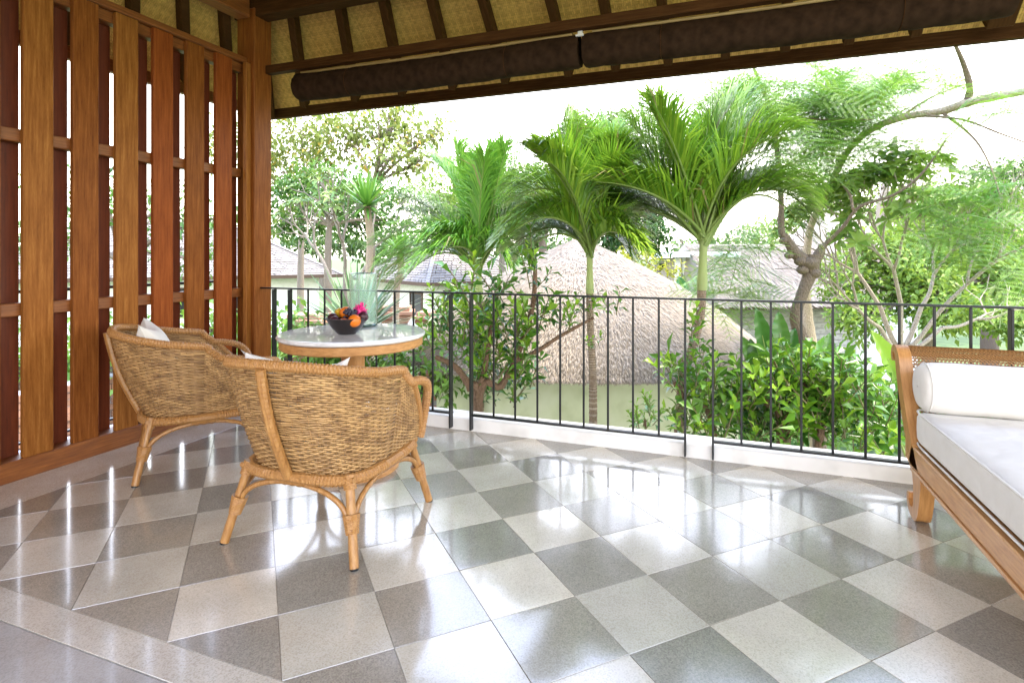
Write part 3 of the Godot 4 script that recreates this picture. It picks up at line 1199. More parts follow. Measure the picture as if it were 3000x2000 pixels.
# ---------------------------------------------------------------- table, bowl, fruit, vase
func build_table() -> void:
	var mid := at(1034, 974, 3.0)
	var h := 0.72
	mid.y = 0.0
	var t := thing("round_table", "round pedestal table with a pale marble top in a wooden rim", "table", mid)
	var s := Shape.new()
	s.lathe(Vector3.ZERO, [Vector2(0, h - 0.026), Vector2(0.372, h - 0.026), Vector2(0.38, h - 0.019), Vector2(0.383, h - 0.012), Vector2(0.38, h - 0.004), Vector2(0.372, h), Vector2(0, h)], 64)
	obj("tabletop", s, M.marble, t)
	s = Shape.new()
	s.lathe(Vector3.ZERO, [Vector2(0.1, h - 0.072), Vector2(0.362, h - 0.072), Vector2(0.368, h - 0.066), Vector2(0.368, h - 0.03), Vector2(0.364, h - 0.0265), Vector2(0.1, h - 0.0265)], 64, false)
	obj("apron", s, M.teak_round, t)
	s = Shape.new()
	s.lathe(Vector3.ZERO, [Vector2(0.085, h - 0.071), Vector2(0.085, h - 0.085), Vector2(0.072, h - 0.09), Vector2(0.07, h - 0.105), Vector2(0.062, h - 0.112), Vector2(0.06, h - 0.2), Vector2(0.064, 0.28), Vector2(0.068, 0.12), Vector2(0.085, 0.1), Vector2(0.085, 0.07)].map(func(q): return q), 32)
	obj("pedestal", s, M.teak_up, t)
	s = Shape.new()
	s.lathe(Vector3.ZERO, [Vector2(0.24, 0.0), Vector2(0.24, 0.03), Vector2(0.225, 0.045), Vector2(0.12, 0.06), Vector2(0.08, 0.075), Vector2(0, 0.08)], 48)
	obj("foot_disc", s, M.teak_round, t)
	# bowl
	var k := 2.92
	var b := at(1016, 978, k)
	b.y = h
	s = Shape.new()
	s.lathe(Vector3.ZERO, [Vector2(0, 0.0), Vector2(0.042, 0.0), Vector2(0.05, 0.004), Vector2(0.08, 0.038), Vector2(0.107, 0.083), Vector2(0.109, 0.086), Vector2(0.105, 0.086), Vector2(0.077, 0.042), Vector2(0.046, 0.01), Vector2(0, 0.008)], 48)
	var o := obj("fruit_bowl", s, M.bowl_black)
	o.position = b
	tag(o, "black lacquered bowl of fruit on the marble table", "bowl")
	# fruits: right, up, towards the camera, relative to the bowl
	var rt := Vector3(cos(YAW), 0, -sin(YAW))
	var fw := Vector3(sin(YAW), 0, cos(YAW))
	var list := [
		["orange", "orange at the front right of the bowl", "orange_peel", 0.055, 0.074, 0.058, 0.034],
		["orange", "orange resting highest at the back left of the bowl", "orange_peel", -0.012, 0.108, -0.02, 0.034],
		["lemon", "yellow lemon behind the plums in the bowl", "lemon_peel", -0.052, 0.105, -0.045, 0.026],
		["plum", "dark plum at the left rim of the bowl", "plum_skin", -0.07, 0.083, 0.01, 0.028],
		["plum", "dark plum between the lemon and the grapes", "plum_skin", -0.045, 0.075, 0.055, 0.025],
		["peach", "reddish peach low at the front of the bowl", "peach_skin", 0.0, 0.058, 0.055, 0.031],
		["mangosteen", "purple mangosteen at the right rim of the bowl", "plum_skin", 0.087, 0.09, 0.01, 0.027],
	]
	for q in list:
		var f := Shape.new()
		var r: float = q[6]
		if q[0] == "lemon":
			f.lathe(Vector3.ZERO, [Vector2(0, -1.3), Vector2(0.2, -1.18), Vector2(0.75, -0.75), Vector2(1, 0), Vector2(0.75, 0.75), Vector2(0.25, 1.15), Vector2(0.14, 1.3), Vector2(0, 1.33)].map(func(p): return p * r), 20)
		else:
			f.lathe(Vector3.ZERO, [Vector2(0, -0.9), Vector2(0.2, -0.93), Vector2(0.55, -0.8), Vector2(0.87, -0.45), Vector2(1, 0), Vector2(0.88, 0.46), Vector2(0.56, 0.8), Vector2(0.2, 0.92), Vector2(0.06, 0.88), Vector2(0, 0.86)].map(func(p): return p * r), 20)
		var node := obj(q[0], f, M[q[2]])
		node.position = b + rt * q[3] + Vector3(0, q[4], 0) + fw * q[5]
		node.rotation = Vector3(rnd(-0.6, 0.6), rnd(0, 6), rnd(-0.6, 0.6))
		if q[0] == "lemon":
			node.rotation = Vector3(1.2, 0.4, 0.2)
		tag(node, q[1], "fruit")
		if q[0] == "mangosteen":
			var cal := Shape.new()
			for e in 4:
				var a := TAU * e / 4
				cal.leaf(Vector3(0, r * 0.86, 0), Vector3(cos(a), 0.15, sin(a)).normalized(), Vector3.UP, 0.02, 0.02, 0.1)
			obj("calyx", cal, M.magenta_skin, node)
	var g := Shape.new()
	for i in 34:
		var d := rdir()
		g.ball(Vector3(d.x * 0.036 * (1.0 - 0.2 * i / 34.0), d.y * 0.026 + 0.002, d.z * 0.034), Vector3.ONE * rnd(0.0085, 0.0105), 10)
	var gr := obj("grape_bunch", g, M.grape_skin)
	gr.position = b + rt * 0.022 + Vector3(0, 0.102, 0) + fw * 0.018
	tag(gr, "bunch of black grapes heaped in the middle of the fruit bowl", "grapes")
	var df := thing("dragon_fruit", "magenta dragon fruit at the back right of the fruit bowl", "fruit", b + rt * 0.062 + Vector3(0, 0.112, 0) - fw * 0.03)
	g = Shape.new()
	g.ball(Vector3.ZERO, Vector3(0.03, 0.036, 0.03), 16)
	obj("flesh_skin", g, M.magenta_skin, df)
	g = Shape.new()
	for i in 16:
		var d := rdir()
		d.y = absf(d.y) * 0.8
		g.leaf(d.normalized() * 0.028, (d + Vector3(0, 0.8, 0)).normalized(), d, 0.026, 0.016, 0.0)
	obj("scales", g, M.magenta_skin, df)
	# glass cylinder
	var v := at(1064, 950, 3.26)
	v.y = h
	var vs := thing("glass_vase", "tall clear green-tinged glass cylinder standing behind the fruit bowl", "vase", v)
	g = Shape.new()
	var wob := FastNoiseLite.new()
	wob.frequency = 1.0
	for rr in [0.079, 0.0745]:
		var rows := []
		for i in 13:
			var row := []
			for j in 40:
				var a := TAU * j / 40
				var r: float = rr + wob.get_noise_3d(cos(a) * 2.0, i * 0.5, sin(a) * 2.0) * 0.0015
				row.append(Vector3(cos(a) * r, 0.014 + 0.289 * i / 12.0, sin(a) * r))
			rows.append(row)
		g.sheet(rows, Vector3.ZERO, true)
	obj("glass_wall", g, M.green_glass, vs)
	g = Shape.new()
	g.lathe(Vector3.ZERO, [Vector2(0.0745, 0.303), Vector2(0.077, 0.3055), Vector2(0.079, 0.303)], 40)
	obj("glass_lip", g, M.glass_foot, vs)
	g = Shape.new()
	g.lathe(Vector3.ZERO, [Vector2(0, 0), Vector2(0.077, 0), Vector2(0.08, 0.004), Vector2(0.079, 0.014), Vector2(0, 0.016)], 40)
	obj("glass_foot", g, M.glass_foot, vs)

# ---------------------------------------------------------------- daybed
func build_daybed() -> void:
	var x0 := 0.762
	var x1 := 1.62
	var d := thing("daybed", "teak daybed with a scrolled cane head end at the right edge of the floor", "daybed")
	# outline of the scrolled end in (z, y): outer edge from the scroll down to the foot, then back up the inner edge
	var outer := spline([Vector3(-3.135, 0.636, 0), Vector3(-3.168, 0.625, 0), Vector3(-3.185, 0.655, 0), Vector3(-3.165, 0.695, 0), Vector3(-3.115, 0.705, 0), Vector3(-3.062, 0.668, 0), Vector3(-3.03, 0.59, 0), Vector3(-2.985, 0.5, 0), Vector3(-2.93, 0.40, 0), Vector3(-2.87, 0.318, 0)], 8)
	var inner := spline([Vector3(-3.135, 0.636, 0), Vector3(-3.15, 0.648, 0), Vector3(-3.158, 0.662, 0), Vector3(-3.145, 0.672, 0), Vector3(-3.122, 0.66, 0), Vector3(-3.11, 0.62, 0), Vector3(-3.085, 0.55, 0), Vector3(-3.04, 0.46, 0), Vector3(-2.97, 0.34, 0), Vector3(-2.905, 0.24, 0)], 8)
	for x in [x0, x1]:
		var s := Shape.new()
		side_band(s, outer, inner, x, x + 0.052)
		obj("scroll_post", s, M.teak_up, d)
		# leg with a curled foot
		var lo := spline([Vector3(-2.86, 0.318, 0), Vector3(-2.80, 0.235, 0), Vector3(-2.757, 0.19, 0), Vector3(-2.768, 0.12, 0), Vector3(-2.79, 0.05, 0), Vector3(-2.815, 0.012, 0), Vector3(-2.85, 0.0, 0), Vector3(-2.905, 0.012, 0), Vector3(-2.94, 0.05, 0), Vector3(-2.935, 0.09, 0), Vector3(-2.912, 0.092, 0), Vector3(-2.906, 0.07, 0)], 7)
		var hi := spline([Vector3(-2.912, 0.25, 0), Vector3(-2.893, 0.215, 0), Vector3(-2.87, 0.2, 0), Vector3(-2.852, 0.15, 0), Vector3(-2.85, 0.1, 0), Vector3(-2.855, 0.06, 0), Vector3(-2.872, 0.045, 0), Vector3(-2.895, 0.045, 0), Vector3(-2.914, 0.06, 0), Vector3(-2.918, 0.074, 0), Vector3(-2.912, 0.078, 0), Vector3(-2.908, 0.07, 0)], 7)
		s = Shape.new()
		side_band(s, lo, hi, x + 0.001, x + 0.053)
		obj("leg", s, M.teak_up, d)
		s = Shape.new()
		s.bar(Vector3(x + 0.026, 0.265, -2.93), Vector3(x + 0.026, 0.255, -0.75), 0.05, 0.088, 0.005)
		s.bar(Vector3(x + 0.02, 0.214, -2.86), Vector3(x + 0.02, 0.204, -0.75), 0.056, 0.014, 0.004)
		s.box(Vector3(x + 0.0265, 0.272, -2.915), Vector3(0.049, 0.09, 0.1), 0.004)
		obj("side_rail", s, M.teak_long, d)
		s = Shape.new()
		s.box(Vector3(x + 0.026, 0.12, -0.78), Vector3(0.05, 0.24, 0.06), 0.006)
		obj("leg", s, M.teak_up, d)
	var e := Shape.new()
	e.box(Vector3((x0 + x1 + 0.05) * 0.5, 0.262, -2.93), Vector3(x1 - x0 - 0.06, 0.08, 0.035), 0.004)
	obj("end_rail", e, M.teak_round, d)
	e = Shape.new()
	e.box(Vector3((x0 + x1 + 0.05) * 0.5, 0.225, -1.85), Vector3(x1 - x0 - 0.06, 0.02, 2.1), 0.003)
	obj("bed_board", e, M.teak_long, d)
	e = Shape.new()
	e.tube([Vector3(x0 + 0.03, 0.664, -3.14), Vector3(x1 + 0.02, 0.664, -3.14)], 0.013, 12)
	e.bar(Vector3(x0 + 0.03, 0.36, -2.96), Vector3(x1 + 0.02, 0.36, -2.96), 0.03, 0.04, 0.004)
	obj("head_rail", e, M.teak_round, d)
	# cane web of the head end: strips in three directions over the curve
	var prof := spline([Vector3(0, 0.655, -3.178), Vector3(0, 0.694, -3.158), Vector3(0, 0.699, -3.115), Vector3(0, 0.665, -3.072), Vector3(0, 0.6, -3.045), Vector3(0, 0.5, -3.0), Vector3(0, 0.38, -2.94)], 5)
	var web := Shape.new()
	var xa := x0 + 0.05
	var xb := x1 + 0.002
	var np := prof.size()
	for i in np:
		if i % 1 == 0:
			ribbon(web, [Vector3(xa, prof[i].y, prof[i].z), Vector3(xb, prof[i].y, prof[i].z)], Vector3(0, 0.0034, 0.0034), 0.0)
	for sg in [-1.0, 1.0]:
		for k in range(-30, 90):
			var path := []
			for i in np:
				var x: float = xa + k * 0.0145 + sg * i * 0.0105
				if x > xa and x < xb:
					path.append(Vector3(x, prof[i].y, prof[i].z))
			if path.size() > 1:
				ribbon(web, path, Vector3(0.0032, 0, 0), 0.0012 * sg)
	stuff(obj("cane_web", web, M.cane_strip, d))
	# mattress and bolster
	var m := obj("mattress", soft_box(Vector3(x1 - x0 + 0.03, 0.16, 2.16), 0.3, 0.012, 26.0), M.cushion_canvas)
	m.position = Vector3((x0 + x1 + 0.052) * 0.5, 0.392, -1.83)
	for y in [0.068, -0.07]:
		var pipe := Shape.new()
		var loop := []
		for k in 97:
			var a := TAU * k / 96.0
			loop.append(Vector3(signf(cos(a)) * pow(absf(cos(a)), 2.0 / 26.0) * 0.4405, y, signf(sin(a)) * pow(absf(sin(a)), 2.0 / 26.0) * 1.076))
		pipe.tube(loop, 0.0045, 6, false)
		obj("piping", pipe, M.cushion_canvas, m)
	tag(m, "white mattress lying on the teak daybed", "mattress")
	var b := Shape.new()
	var lump := FastNoiseLite.new()
	lump.frequency = 4.0
	lump.seed = 12
	var rows := []
	for q in [[0.004, -0.432], [0.05, -0.434], [0.085, -0.428], [0.1, -0.41], [0.105, -0.38], [0.107, -0.3], [0.108, -0.2], [0.107, -0.1], [0.108, 0.0], [0.108, 0.1], [0.107, 0.2], [0.108, 0.3], [0.105, 0.38], [0.1, 0.41], [0.085, 0.428], [0.05, 0.434], [0.004, 0.432]]:
		var row := []
		for k in 40:
			var a := TAU * k / 40.0
			var r: float = q[0] * (1.0 + lump.get_noise_3d(cos(a) * 0.15, q[1], sin(a) * 0.15) * 0.045)
			row.append(Vector3(cos(a) * r, q[1], sin(a) * r))
		rows.append(row)
	b.sheet(rows, Vector3.ZERO, true)
	var o := obj("bolster", b, M.cushion_canvas)
	o.position = Vector3((x0 + x1 + 0.06) * 0.5, 0.563, -2.885)
	o.rotation.z = PI / 2
	for y in [0.405, -0.405]:
		var pipe := Shape.new()
		pipe.tube(range(49).map(func(k): return Vector3(cos(TAU * k / 48.0) * 0.1025, y, sin(TAU * k / 48.0) * 0.1025)), 0.0035, 6, false)
		obj("piping", pipe, M.cushion_canvas, o)
	tag(o, "white round bolster lying against the cane head end of the daybed", "bolster")

func ribbon(s: Shape, path: Array, half: Vector3, lift: float) -> void:
	for i in path.size() - 1:
		var a: Vector3 = path[i] + Vector3(0, lift, lift)
		var b: Vector3 = path[i + 1] + Vector3(0, lift, lift)
		s.quad(a - half, b - half, b + half, a + half, Vector3(0, 1, 1))

func side_band(s: Shape, outer: Array, inner: Array, xa: float, xb: float) -> void:
	var n := outer.size()
	var pt := func(p: Vector3, x: float) -> Vector3: return Vector3(x, p.y, p.x)
	for i in n - 1:
		var o0: Vector3 = outer[i]
		var o1: Vector3 = outer[i + 1]
		var i0: Vector3 = inner[i]
		var i1: Vector3 = inner[i + 1]
		s.quad(pt.call(o0, xa), pt.call(o1, xa), pt.call(i1, xa), pt.call(i0, xa), Vector3.LEFT)
		s.quad(pt.call(o0, xb), pt.call(o1, xb), pt.call(i1, xb), pt.call(i0, xb), Vector3.RIGHT)
		var out: Vector3 = pt.call(o0, xa) - pt.call(i0, xa)
		if out.length() < 0.001:
			out = pt.call(o1, xa) - pt.call(i1, xa)
		s.quad(pt.call(o0, xa), pt.call(o1, xa), pt.call(o1, xb), pt.call(o0, xb), out)
		s.quad(pt.call(i0, xa), pt.call(i1, xa), pt.call(i1, xb), pt.call(i0, xb), -out)
	s.quad(pt.call(outer[n - 1], xa), pt.call(inner[n - 1], xa), pt.call(inner[n - 1], xb), pt.call(outer[n - 1], xb), Vector3.DOWN)

# ---------------------------------------------------------------- buildings in the garden
func shingled(s: Shape, a: Vector3, b: Vector3, d: Vector3, e: Vector3, rows: int, cell: float) -> void:
	# a roof face: a-b along the eaves, e-d along the top; courses of overlapping shingles
	var nn := (b - a).cross(e - a).normalized()
	if nn.y < 0:
		nn = -nn
	for i in rows:
		var t0 := float(i) / rows
		var t1 := float(i + 1.25) / rows
		var p0 := a.lerp(e, t0)
		var p1 := b.lerp(d, t0)
		var q0 := a.lerp(e, minf(t1, 1.0))
		var q1 := b.lerp(d, minf(t1, 1.0))
		var count := maxi(1, int((p1 - p0).length() / cell))
		for k in count:
			var u0 := (k + rnd(0.0, 0.12)) / count
			var u1 := (k + 1.0 + rnd(-0.1, 0.0)) / count
			var lift := nn * rnd(0.03, 0.045)
			var drop: Vector3 = (p0 - q0).normalized() * rnd(-0.012, 0.012)
			var x0 := p0.lerp(p1, u0) + lift + drop
			var x1 := p0.lerp(p1, u1) + lift + drop
			var y0 := q0.lerp(q1, u0) + nn * 0.008
			var y1 := q0.lerp(q1, u1) + nn * 0.008
			var w := rnd(0.75, 1.12)
			s.col = Color(0.20 * w, 0.175 * w, 0.155 * w)
			s.quad(x0, x1, y1, y0, nn)
			s.quad(x0, x1, x1 - lift * 1.05, x0 - lift * 1.05, p0 - q0)

func hip_house(called: String, label: String, mid: Vector3, turn: float, size: Vector2, wall_h: float, rise: float, eave: float, ridge: float, rows: int) -> Node3D:
	# mid: centre of the floor; size: walls; ridge runs along local x
	var h := thing(called, label, "house", mid, turn)
	var w := Shape.new()
	w.box(Vector3(0, wall_h * 0.5, 0), Vector3(size.x, wall_h, size.y))
	obj("wall", w, M.white_plaster, h)
	var ex := size.x * 0.5 + eave
	var ez := size.y * 0.5 + eave
	var y := wall_h - 0.12
	var c := [Vector3(-ex, y, -ez), Vector3(ex, y, -ez), Vector3(ex, y, ez), Vector3(-ex, y, ez)]
	var r0 := Vector3(-ridge * 0.5, y + rise, 0)
	var r1 := Vector3(ridge * 0.5, y + rise, 0)
	var s := Shape.new()
	shingled(s, c[3], c[2], r1, r0, rows, 0.26)
	shingled(s, c[1], c[0], r0, r1, rows, 0.26)
	shingled(s, c[2], c[1], r1, r1, rows, 0.26)
	shingled(s, c[0], c[3], r0, r0, rows, 0.26)
	var roof := obj("roof", s, M.shingle, h)
	s = Shape.new()
	s.quad(c[0], c[1], c[2], c[3], Vector3.DOWN)
	obj("soffit", s, M.dark_timber, roof)
	s = Shape.new()
	for i in 4:
		s.bar(c[i] + Vector3(0, -0.02, 0), c[(i + 1) % 4] + Vector3(0, -0.02, 0), 0.05, 0.16)
	obj("eaves_board", s, M.dark_timber, roof)
	s = Shape.new()
	s.col = Color(0.25, 0.22, 0.2)
	for e in [[c[0], r0], [c[3], r0], [c[1], r1], [c[2], r1], [r0, r1]]:
		var n := maxi(1, int((e[1] - e[0]).length() / 0.3))
		for i in n:
			var p: Vector3 = e[0].lerp(e[1], (i + 0.0) / n)
			var q: Vector3 = e[0].lerp(e[1], (i + 1.08) / n)
			s.bar(p + Vector3(0, 0.06, 0), q + Vector3(0, 0.045, 0), 0.16, 0.05, 0.01)
	stuff(obj("ridge_tiles", s, M.shingle, roof))
	return h

func window_in(h: Node3D, called: String, at_: Vector3, size: Vector2, facing: float, pane: Material) -> void:
	var f := Shape.new()
	var b := Basis(Vector3.UP, facing)
	f.box(at_ + b * Vector3(-size.x * 0.5, 0, 0), Vector3(0.07, size.y + 0.07, 0.1), 0.0, b)
	f.box(at_ + b * Vector3(size.x * 0.5, 0, 0), Vector3(0.07, size.y + 0.07, 0.1), 0.0, b)
	f.box(at_ + b * Vector3(0, size.y * 0.5, 0), Vector3(size.x, 0.07, 0.098), 0.0, b)
	f.box(at_ + b * Vector3(0, -size.y * 0.5, 0), Vector3(size.x, 0.07, 0.098), 0.0, b)
	var o := obj(called, f, M.dark_timber, h)
	var p := Shape.new()
	p.box(at_ + b * Vector3(0, 0, 0.01), Vector3(size.x - 0.06, size.y - 0.06, 0.03), 0.0, b)
	obj("pane", p, pane, o)

func thatch_hut() -> void:
	var d := 8.3
	var top := at(1695, 704, d)
	var mid := Vector3(top.x, GARDEN, top.z)
	var eave := at(1780, 1112, d - 2.3).y
	var h := thing("thatched_hut", "small garden hut with a shaggy grey thatched roof beyond the railing", "hut", mid, 0.28)
	var hh := top.y - GARDEN
	var eh := eave - GARDEN
	var wall := Shape.new()
	wall.box(Vector3(0, eh * 0.5 + 0.1, 0), Vector3(3.5, eh + 0.2, 3.5))
	obj("wall", wall, M.sage_plaster, h)
	# rounded roof: profile of radius over height, square plan with round corners
	var prof := [[0.0, 2.5], [0.1, 2.4], [0.35, 1.95], [0.6, 1.36], [0.8, 0.76], [0.93, 0.32], [1.0, 0.06]]
	var rise := hh - eh
	var rad := func(t: float) -> float:
		for i in prof.size() - 1:
			if t <= prof[i + 1][0]:
				return lerpf(prof[i][1], prof[i + 1][1], (t - prof[i][0]) / (prof[i + 1][0] - prof[i][0]))
		return 0.05
	var plan := func(a: float, r: float) -> Vector2:
		var q := pow(pow(absf(cos(a)), 2.35) + pow(absf(sin(a)), 2.35), -1.0 / 2.35)
		q = lerpf(q, 1.0, clampf(1.0 - r / 2.0, 0.0, 1.0) * 0.6)
		return Vector2(cos(a), sin(a)) * q * r
	var fn := FastNoiseLite.new()
	fn.frequency = 0.9
	fn.seed = 8
	var rows := []
	for i in 25:
		var t := i / 24.0
		var row := []
		for j in 72:
			var a := TAU * j / 72
			var p: Vector2 = plan.call(a, rad.call(t))
			var q := Vector3(p.x, eh + rise * t, p.y)
			row.append(q + Vector3(p.x, 0.3, p.y).normalized() * fn.get_noise_3dv(q * 2.0) * 0.035)
		rows.append(row)
	var s := Shape.new()
	s.col = Color(0.22, 0.18, 0.135)
	s.sheet(rows, Vector3.UP, true)
	var roof := obj("roof", s, M.straw, h)
	# straw ends laid down the slope, and the ragged fringe of the eaves
	s = Shape.new()
	for i in 80000:
		var t := pow(rng.randf(), 1.35)
		var a := rnd(0, TAU)
		var r: float = rad.call(t)
		var p: Vector2 = plan.call(a, r)
		var t2 := t - rnd(0.01, 0.024)
		var p2: Vector2 = plan.call(a + rnd(-0.007, 0.007), rad.call(maxf(t2, 0.0)) + (0.02 if t2 >= 0 else 0.0))
		var x0 := Vector3(p.x, eh + rise * t, p.y)
		var x1 := Vector3(p2.x, eh + rise * t2, p2.y)
		var out := Vector3(p.x, 0.9, p.y).normalized()
		var o := out * rnd(0.003, 0.018)
		x0 += out * 0.012
		var side := (x1 - x0).cross(out).normalized() * rnd(0.002, 0.0055)
		var w := 0.45 + 0.75 * pow(rng.randf(), 0.45)
		s.col = Color(0.33 * w, 0.275 * w, 0.215 * w)
		s.flat(x0 - side, x0 + side, x1 + o, out)
	for i in 2600:
		var a := TAU * i / 2600.0
		var p: Vector2 = plan.call(a, 2.49 - rnd(0, 0.16))
		var x0 := Vector3(p.x, eh + 0.06, p.y)
		var side := Vector3(-sin(a), 0, cos(a)) * rnd(0.005, 0.012)
		var w := rnd(0.5, 1.15)
		s.col = Color(0.46 * w, 0.38 * w, 0.31 * w)
		s.flat(x0 - side, x0 + side, x0 + Vector3(p.x * 0.02 + rnd(-0.02, 0.02), -rnd(0.03, 0.09), p.y * 0.02), Vector3(p.x, 0, p.y))
	stuff(obj("thatch", s, M.straw, roof))
	s = Shape.new()
	s.lathe(Vector3(0, hh - 0.06, 0), [Vector2(0.1, 0.0), Vector2(0.085, 0.03), Vector2(0.07, 0.04), Vector2(0.065, 0.09), Vector2(0.0, 0.1)], 14)
	obj("ridge_cap", s, M.terracotta, roof)
	# pale paving round the hut
	s = Shape.new()
	s.box(Vector3(mid.x, GARDEN + 0.03, mid.z + 0.6), Vector3(7.0, 0.06, 7.5), 0.01)
	structure(obj("paved_path", s, M.stone_grey))

func build_houses() -> void:
	thatch_hut()
	# white villa with a shingled hip roof; the corner of its eaves points at us
	var c := at(1252, 832, 23.0)
	var turn := 1.02
	var wall_h := c.y - GARDEN + 0.12
	var b := Basis(Vector3.UP, turn)
	var size := Vector2(4.6, 6.4)
	var mid: Vector3 = c - b * Vector3(-size.x * 0.5 - 0.8, 0, size.y * 0.5 + 0.8)
	mid.y = GARDEN
	var h := hip_house("shingled_villa", "white garden villa with grey shingled hip roof and a dark window", mid, turn, size, wall_h, 2.0, 0.8, 0.5, 20)
	window_in(h, "window", Vector3(-1.35, wall_h - 1.25, size.y * 0.5 + 0.02), Vector2(1.0, 1.5), 0.0, M.window_glass)
	window_in(h, "window", Vector3(0.2, wall_h - 1.1, size.y * 0.5 + 0.02), Vector2(1.2, 1.3), 0.0, M.white_paint)
	window_in(h, "window", Vector3(1.6, wall_h - 0.9, size.y * 0.5 + 0.02), Vector2(0.9, 0.8), 0.0, M.window_glass)
	window_in(h, "window", Vector3(-size.x * 0.5 - 0.02, wall_h - 1.2, 1.6), Vector2(1.1, 1.1), -PI / 2, M.window_glass)
	# house at the left, mostly behind the column and the bare tree
	c = at(1004, 806, 26.0)
	turn = 0.86
	b = Basis(Vector3.UP, turn)
	size = Vector2(12.0, 8.0)
	mid = c - b * Vector3(size.x * 0.5 + 0.9, 0, size.y * 0.5 + 0.9)
	mid.y = GARDEN
	wall_h = c.y - GARDEN + 0.12
	h = hip_house("shingled_house", "pale house with a broad shingled roof seen just right of the timber column", mid, turn, size, wall_h, 2.6, 0.9, 4.0, 26)
	window_in(h, "window", Vector3(2.6, wall_h - 1.2, size.y * 0.5 + 0.02), Vector2(1.4, 1.2), 0.0, M.window_glass)
	window_in(h, "window", Vector3(0.2, wall_h - 1.2, size.y * 0.5 + 0.02), Vector2(1.4, 1.2), 0.0, M.window_glass)
	# long thatched house at the right behind the crooked tree
	var e0 := at(2110, 900, 14.0)
	var e1 := at(2600, 912, 14.6)
	var dir := (e1 - e0)
	dir.y = 0
	var long := dir.length()
	var t := thing("thatched_house", "long thatched house with grey board walls behind the crooked tree", "house", Vector3(e0.x, GARDEN, e0.z), atan2(-dir.z, dir.x))
	var eh := e0.y - GARDEN
	var s := Shape.new()
	s.box(Vector3(long * 0.5, eh * 0.5, -2.9), Vector3(long - 0.6, eh, 4.2))
	obj("wall", s, M.stone_grey, t)
	for k in 9:
		s = Shape.new()
		s.box(Vector3(long * 0.5, eh - 0.12 - 0.16 * k, -0.78), Vector3(long - 0.5, 0.15, 0.04), 0.006)
		obj("wall_board", s, M.stone_grey, t)
	s = Shape.new()
	s.box(Vector3(long * 0.5, eh - 0.02, -0.12), Vector3(long + 0.1, 0.14, 0.06))
	obj("eaves_board", s, M.dark_timber, t)
	s = Shape.new()
	s.col = Color(0.34, 0.295, 0.25)
	var top := 1.62
	s.quad(Vector3(0, eh, 0), Vector3(long, eh, 0), Vector3(long - 0.5, eh + top, -2.5), Vector3(0.2, eh + top, -2.5), Vector3.UP)
	s.quad(Vector3(0, eh, -5.4), Vector3(long, eh, -5.4), Vector3(long - 0.5, eh + top, -2.5), Vector3(0.2, eh + top, -2.5), Vector3.UP)
	s.flat(Vector3(0, eh, 0), Vector3(0, eh, -5.4), Vector3(0.2, eh + top, -2.5), Vector3.LEFT)
	s.flat(Vector3(long, eh, 0), Vector3(long, eh, -5.4), Vector3(long - 0.5, eh + top, -2.5), Vector3.RIGHT)
	var roof := obj("roof", s, M.straw, t)
	s = Shape.new()
	for i in 9000:
		var u := rng.randf()
		var v := rng.randf()
		var p := Vector3(lerpf(0.2 * v, long - 0.5 * v, u), eh + top * v, -2.5 * v)
		var q := p + Vector3(rnd(-0.02, 0.02), -0.09, 0.16) * rnd(0.6, 1.3)
		var w := rnd(0.62, 1.15)
		s.col = Color(0.31 * w, 0.265 * w, 0.22 * w)
		s.flat(p + Vector3(-0.012, 0.012, 0.01), p + Vector3(0.012, 0.012, 0.01), q + Vector3(0, 0.04, 0.03), Vector3(0, 1, 0.6))
	stuff(obj("thatch", s, M.straw, roof))
	# tall thatched cone further back
	var cn := at(2440, 600, 18.0)
	t = thing("thatched_tower", "tall pale thatched cone roof rising behind the crooked tree", "house", Vector3(cn.x, GARDEN, cn.z))
	s = Shape.new()
	s.box(Vector3(0, (cn.y - GARDEN - 2.6) * 0.5, 0), Vector3(3.6, cn.y - GARDEN - 2.6, 3.6))
	obj("wall", s, M.white_plaster, t)
	s = Shape.new()
	var y0 := cn.y - GARDEN
	s.col = Color(0.36, 0.3, 0.245)
	s.lathe(Vector3.ZERO, [Vector2(2.3, y0 - 2.9), Vector2(2.32, y0 - 2.6), Vector2(1.55, y0 - 1.6), Vector2(0.85, y0 - 0.55), Vector2(0.25, y0), Vector2(0.0, y0 + 0.06)], 36)
	roof = obj("roof", s, M.straw, t)
	s = Shape.new()
	for i in 3500:
		var a := rnd(0, TAU)
		var v := pow(rng.randf(), 0.6)
		var r := lerpf(0.2, 2.32, v)
		var p := Vector3(cos(a) * r, y0 - 2.55 * pow(v, 1.06) + 0.03, sin(a) * r)
		var out := Vector3(cos(a), 0.7, sin(a))
		var side := Vector3(-sin(a), 0, cos(a)) * 0.02
		var w := rnd(0.65, 1.15)
		s.col = Color(0.33 * w, 0.275 * w, 0.22 * w)
		s.flat(p - side, p + side, p + Vector3(cos(a) * 0.14, -0.17, sin(a) * 0.14) + out * 0.03, out)
	stuff(obj("thatch", s, M.straw, roof))
	# modern white pavilion with a flat roof
	var wp := at(2060, 746, 16.0)
	var p := thing("flat_roofed_pavilion", "white flat roofed pavilion between the palms, far behind the thatched hut", "pavilion", Vector3(wp.x, GARDEN, wp.z), YAW)
	var py := wp.y - GARDEN
	s = Shape.new()
	s.box(Vector3(0, py, -1.5), Vector3(2.15, 0.16, 3.0), 0.01)
	obj("roof_slab", s, M.white_paint, p)
	for x in [-0.62, -0.4, 0.75]:
		s = Shape.new()
		s.box(Vector3(x, py * 0.5 - 0.04, -0.35), Vector3(0.14, py - 0.09, 0.14), 0.005)
		obj("column", s, M.white_paint, p)
	s = Shape.new()
	s.box(Vector3(0.1, py * 0.5 - 0.05, -2.6), Vector3(1.7, py - 0.1, 0.2), 0.005)
	obj("wall", s, M.white_plaster, p)
	s = Shape.new()
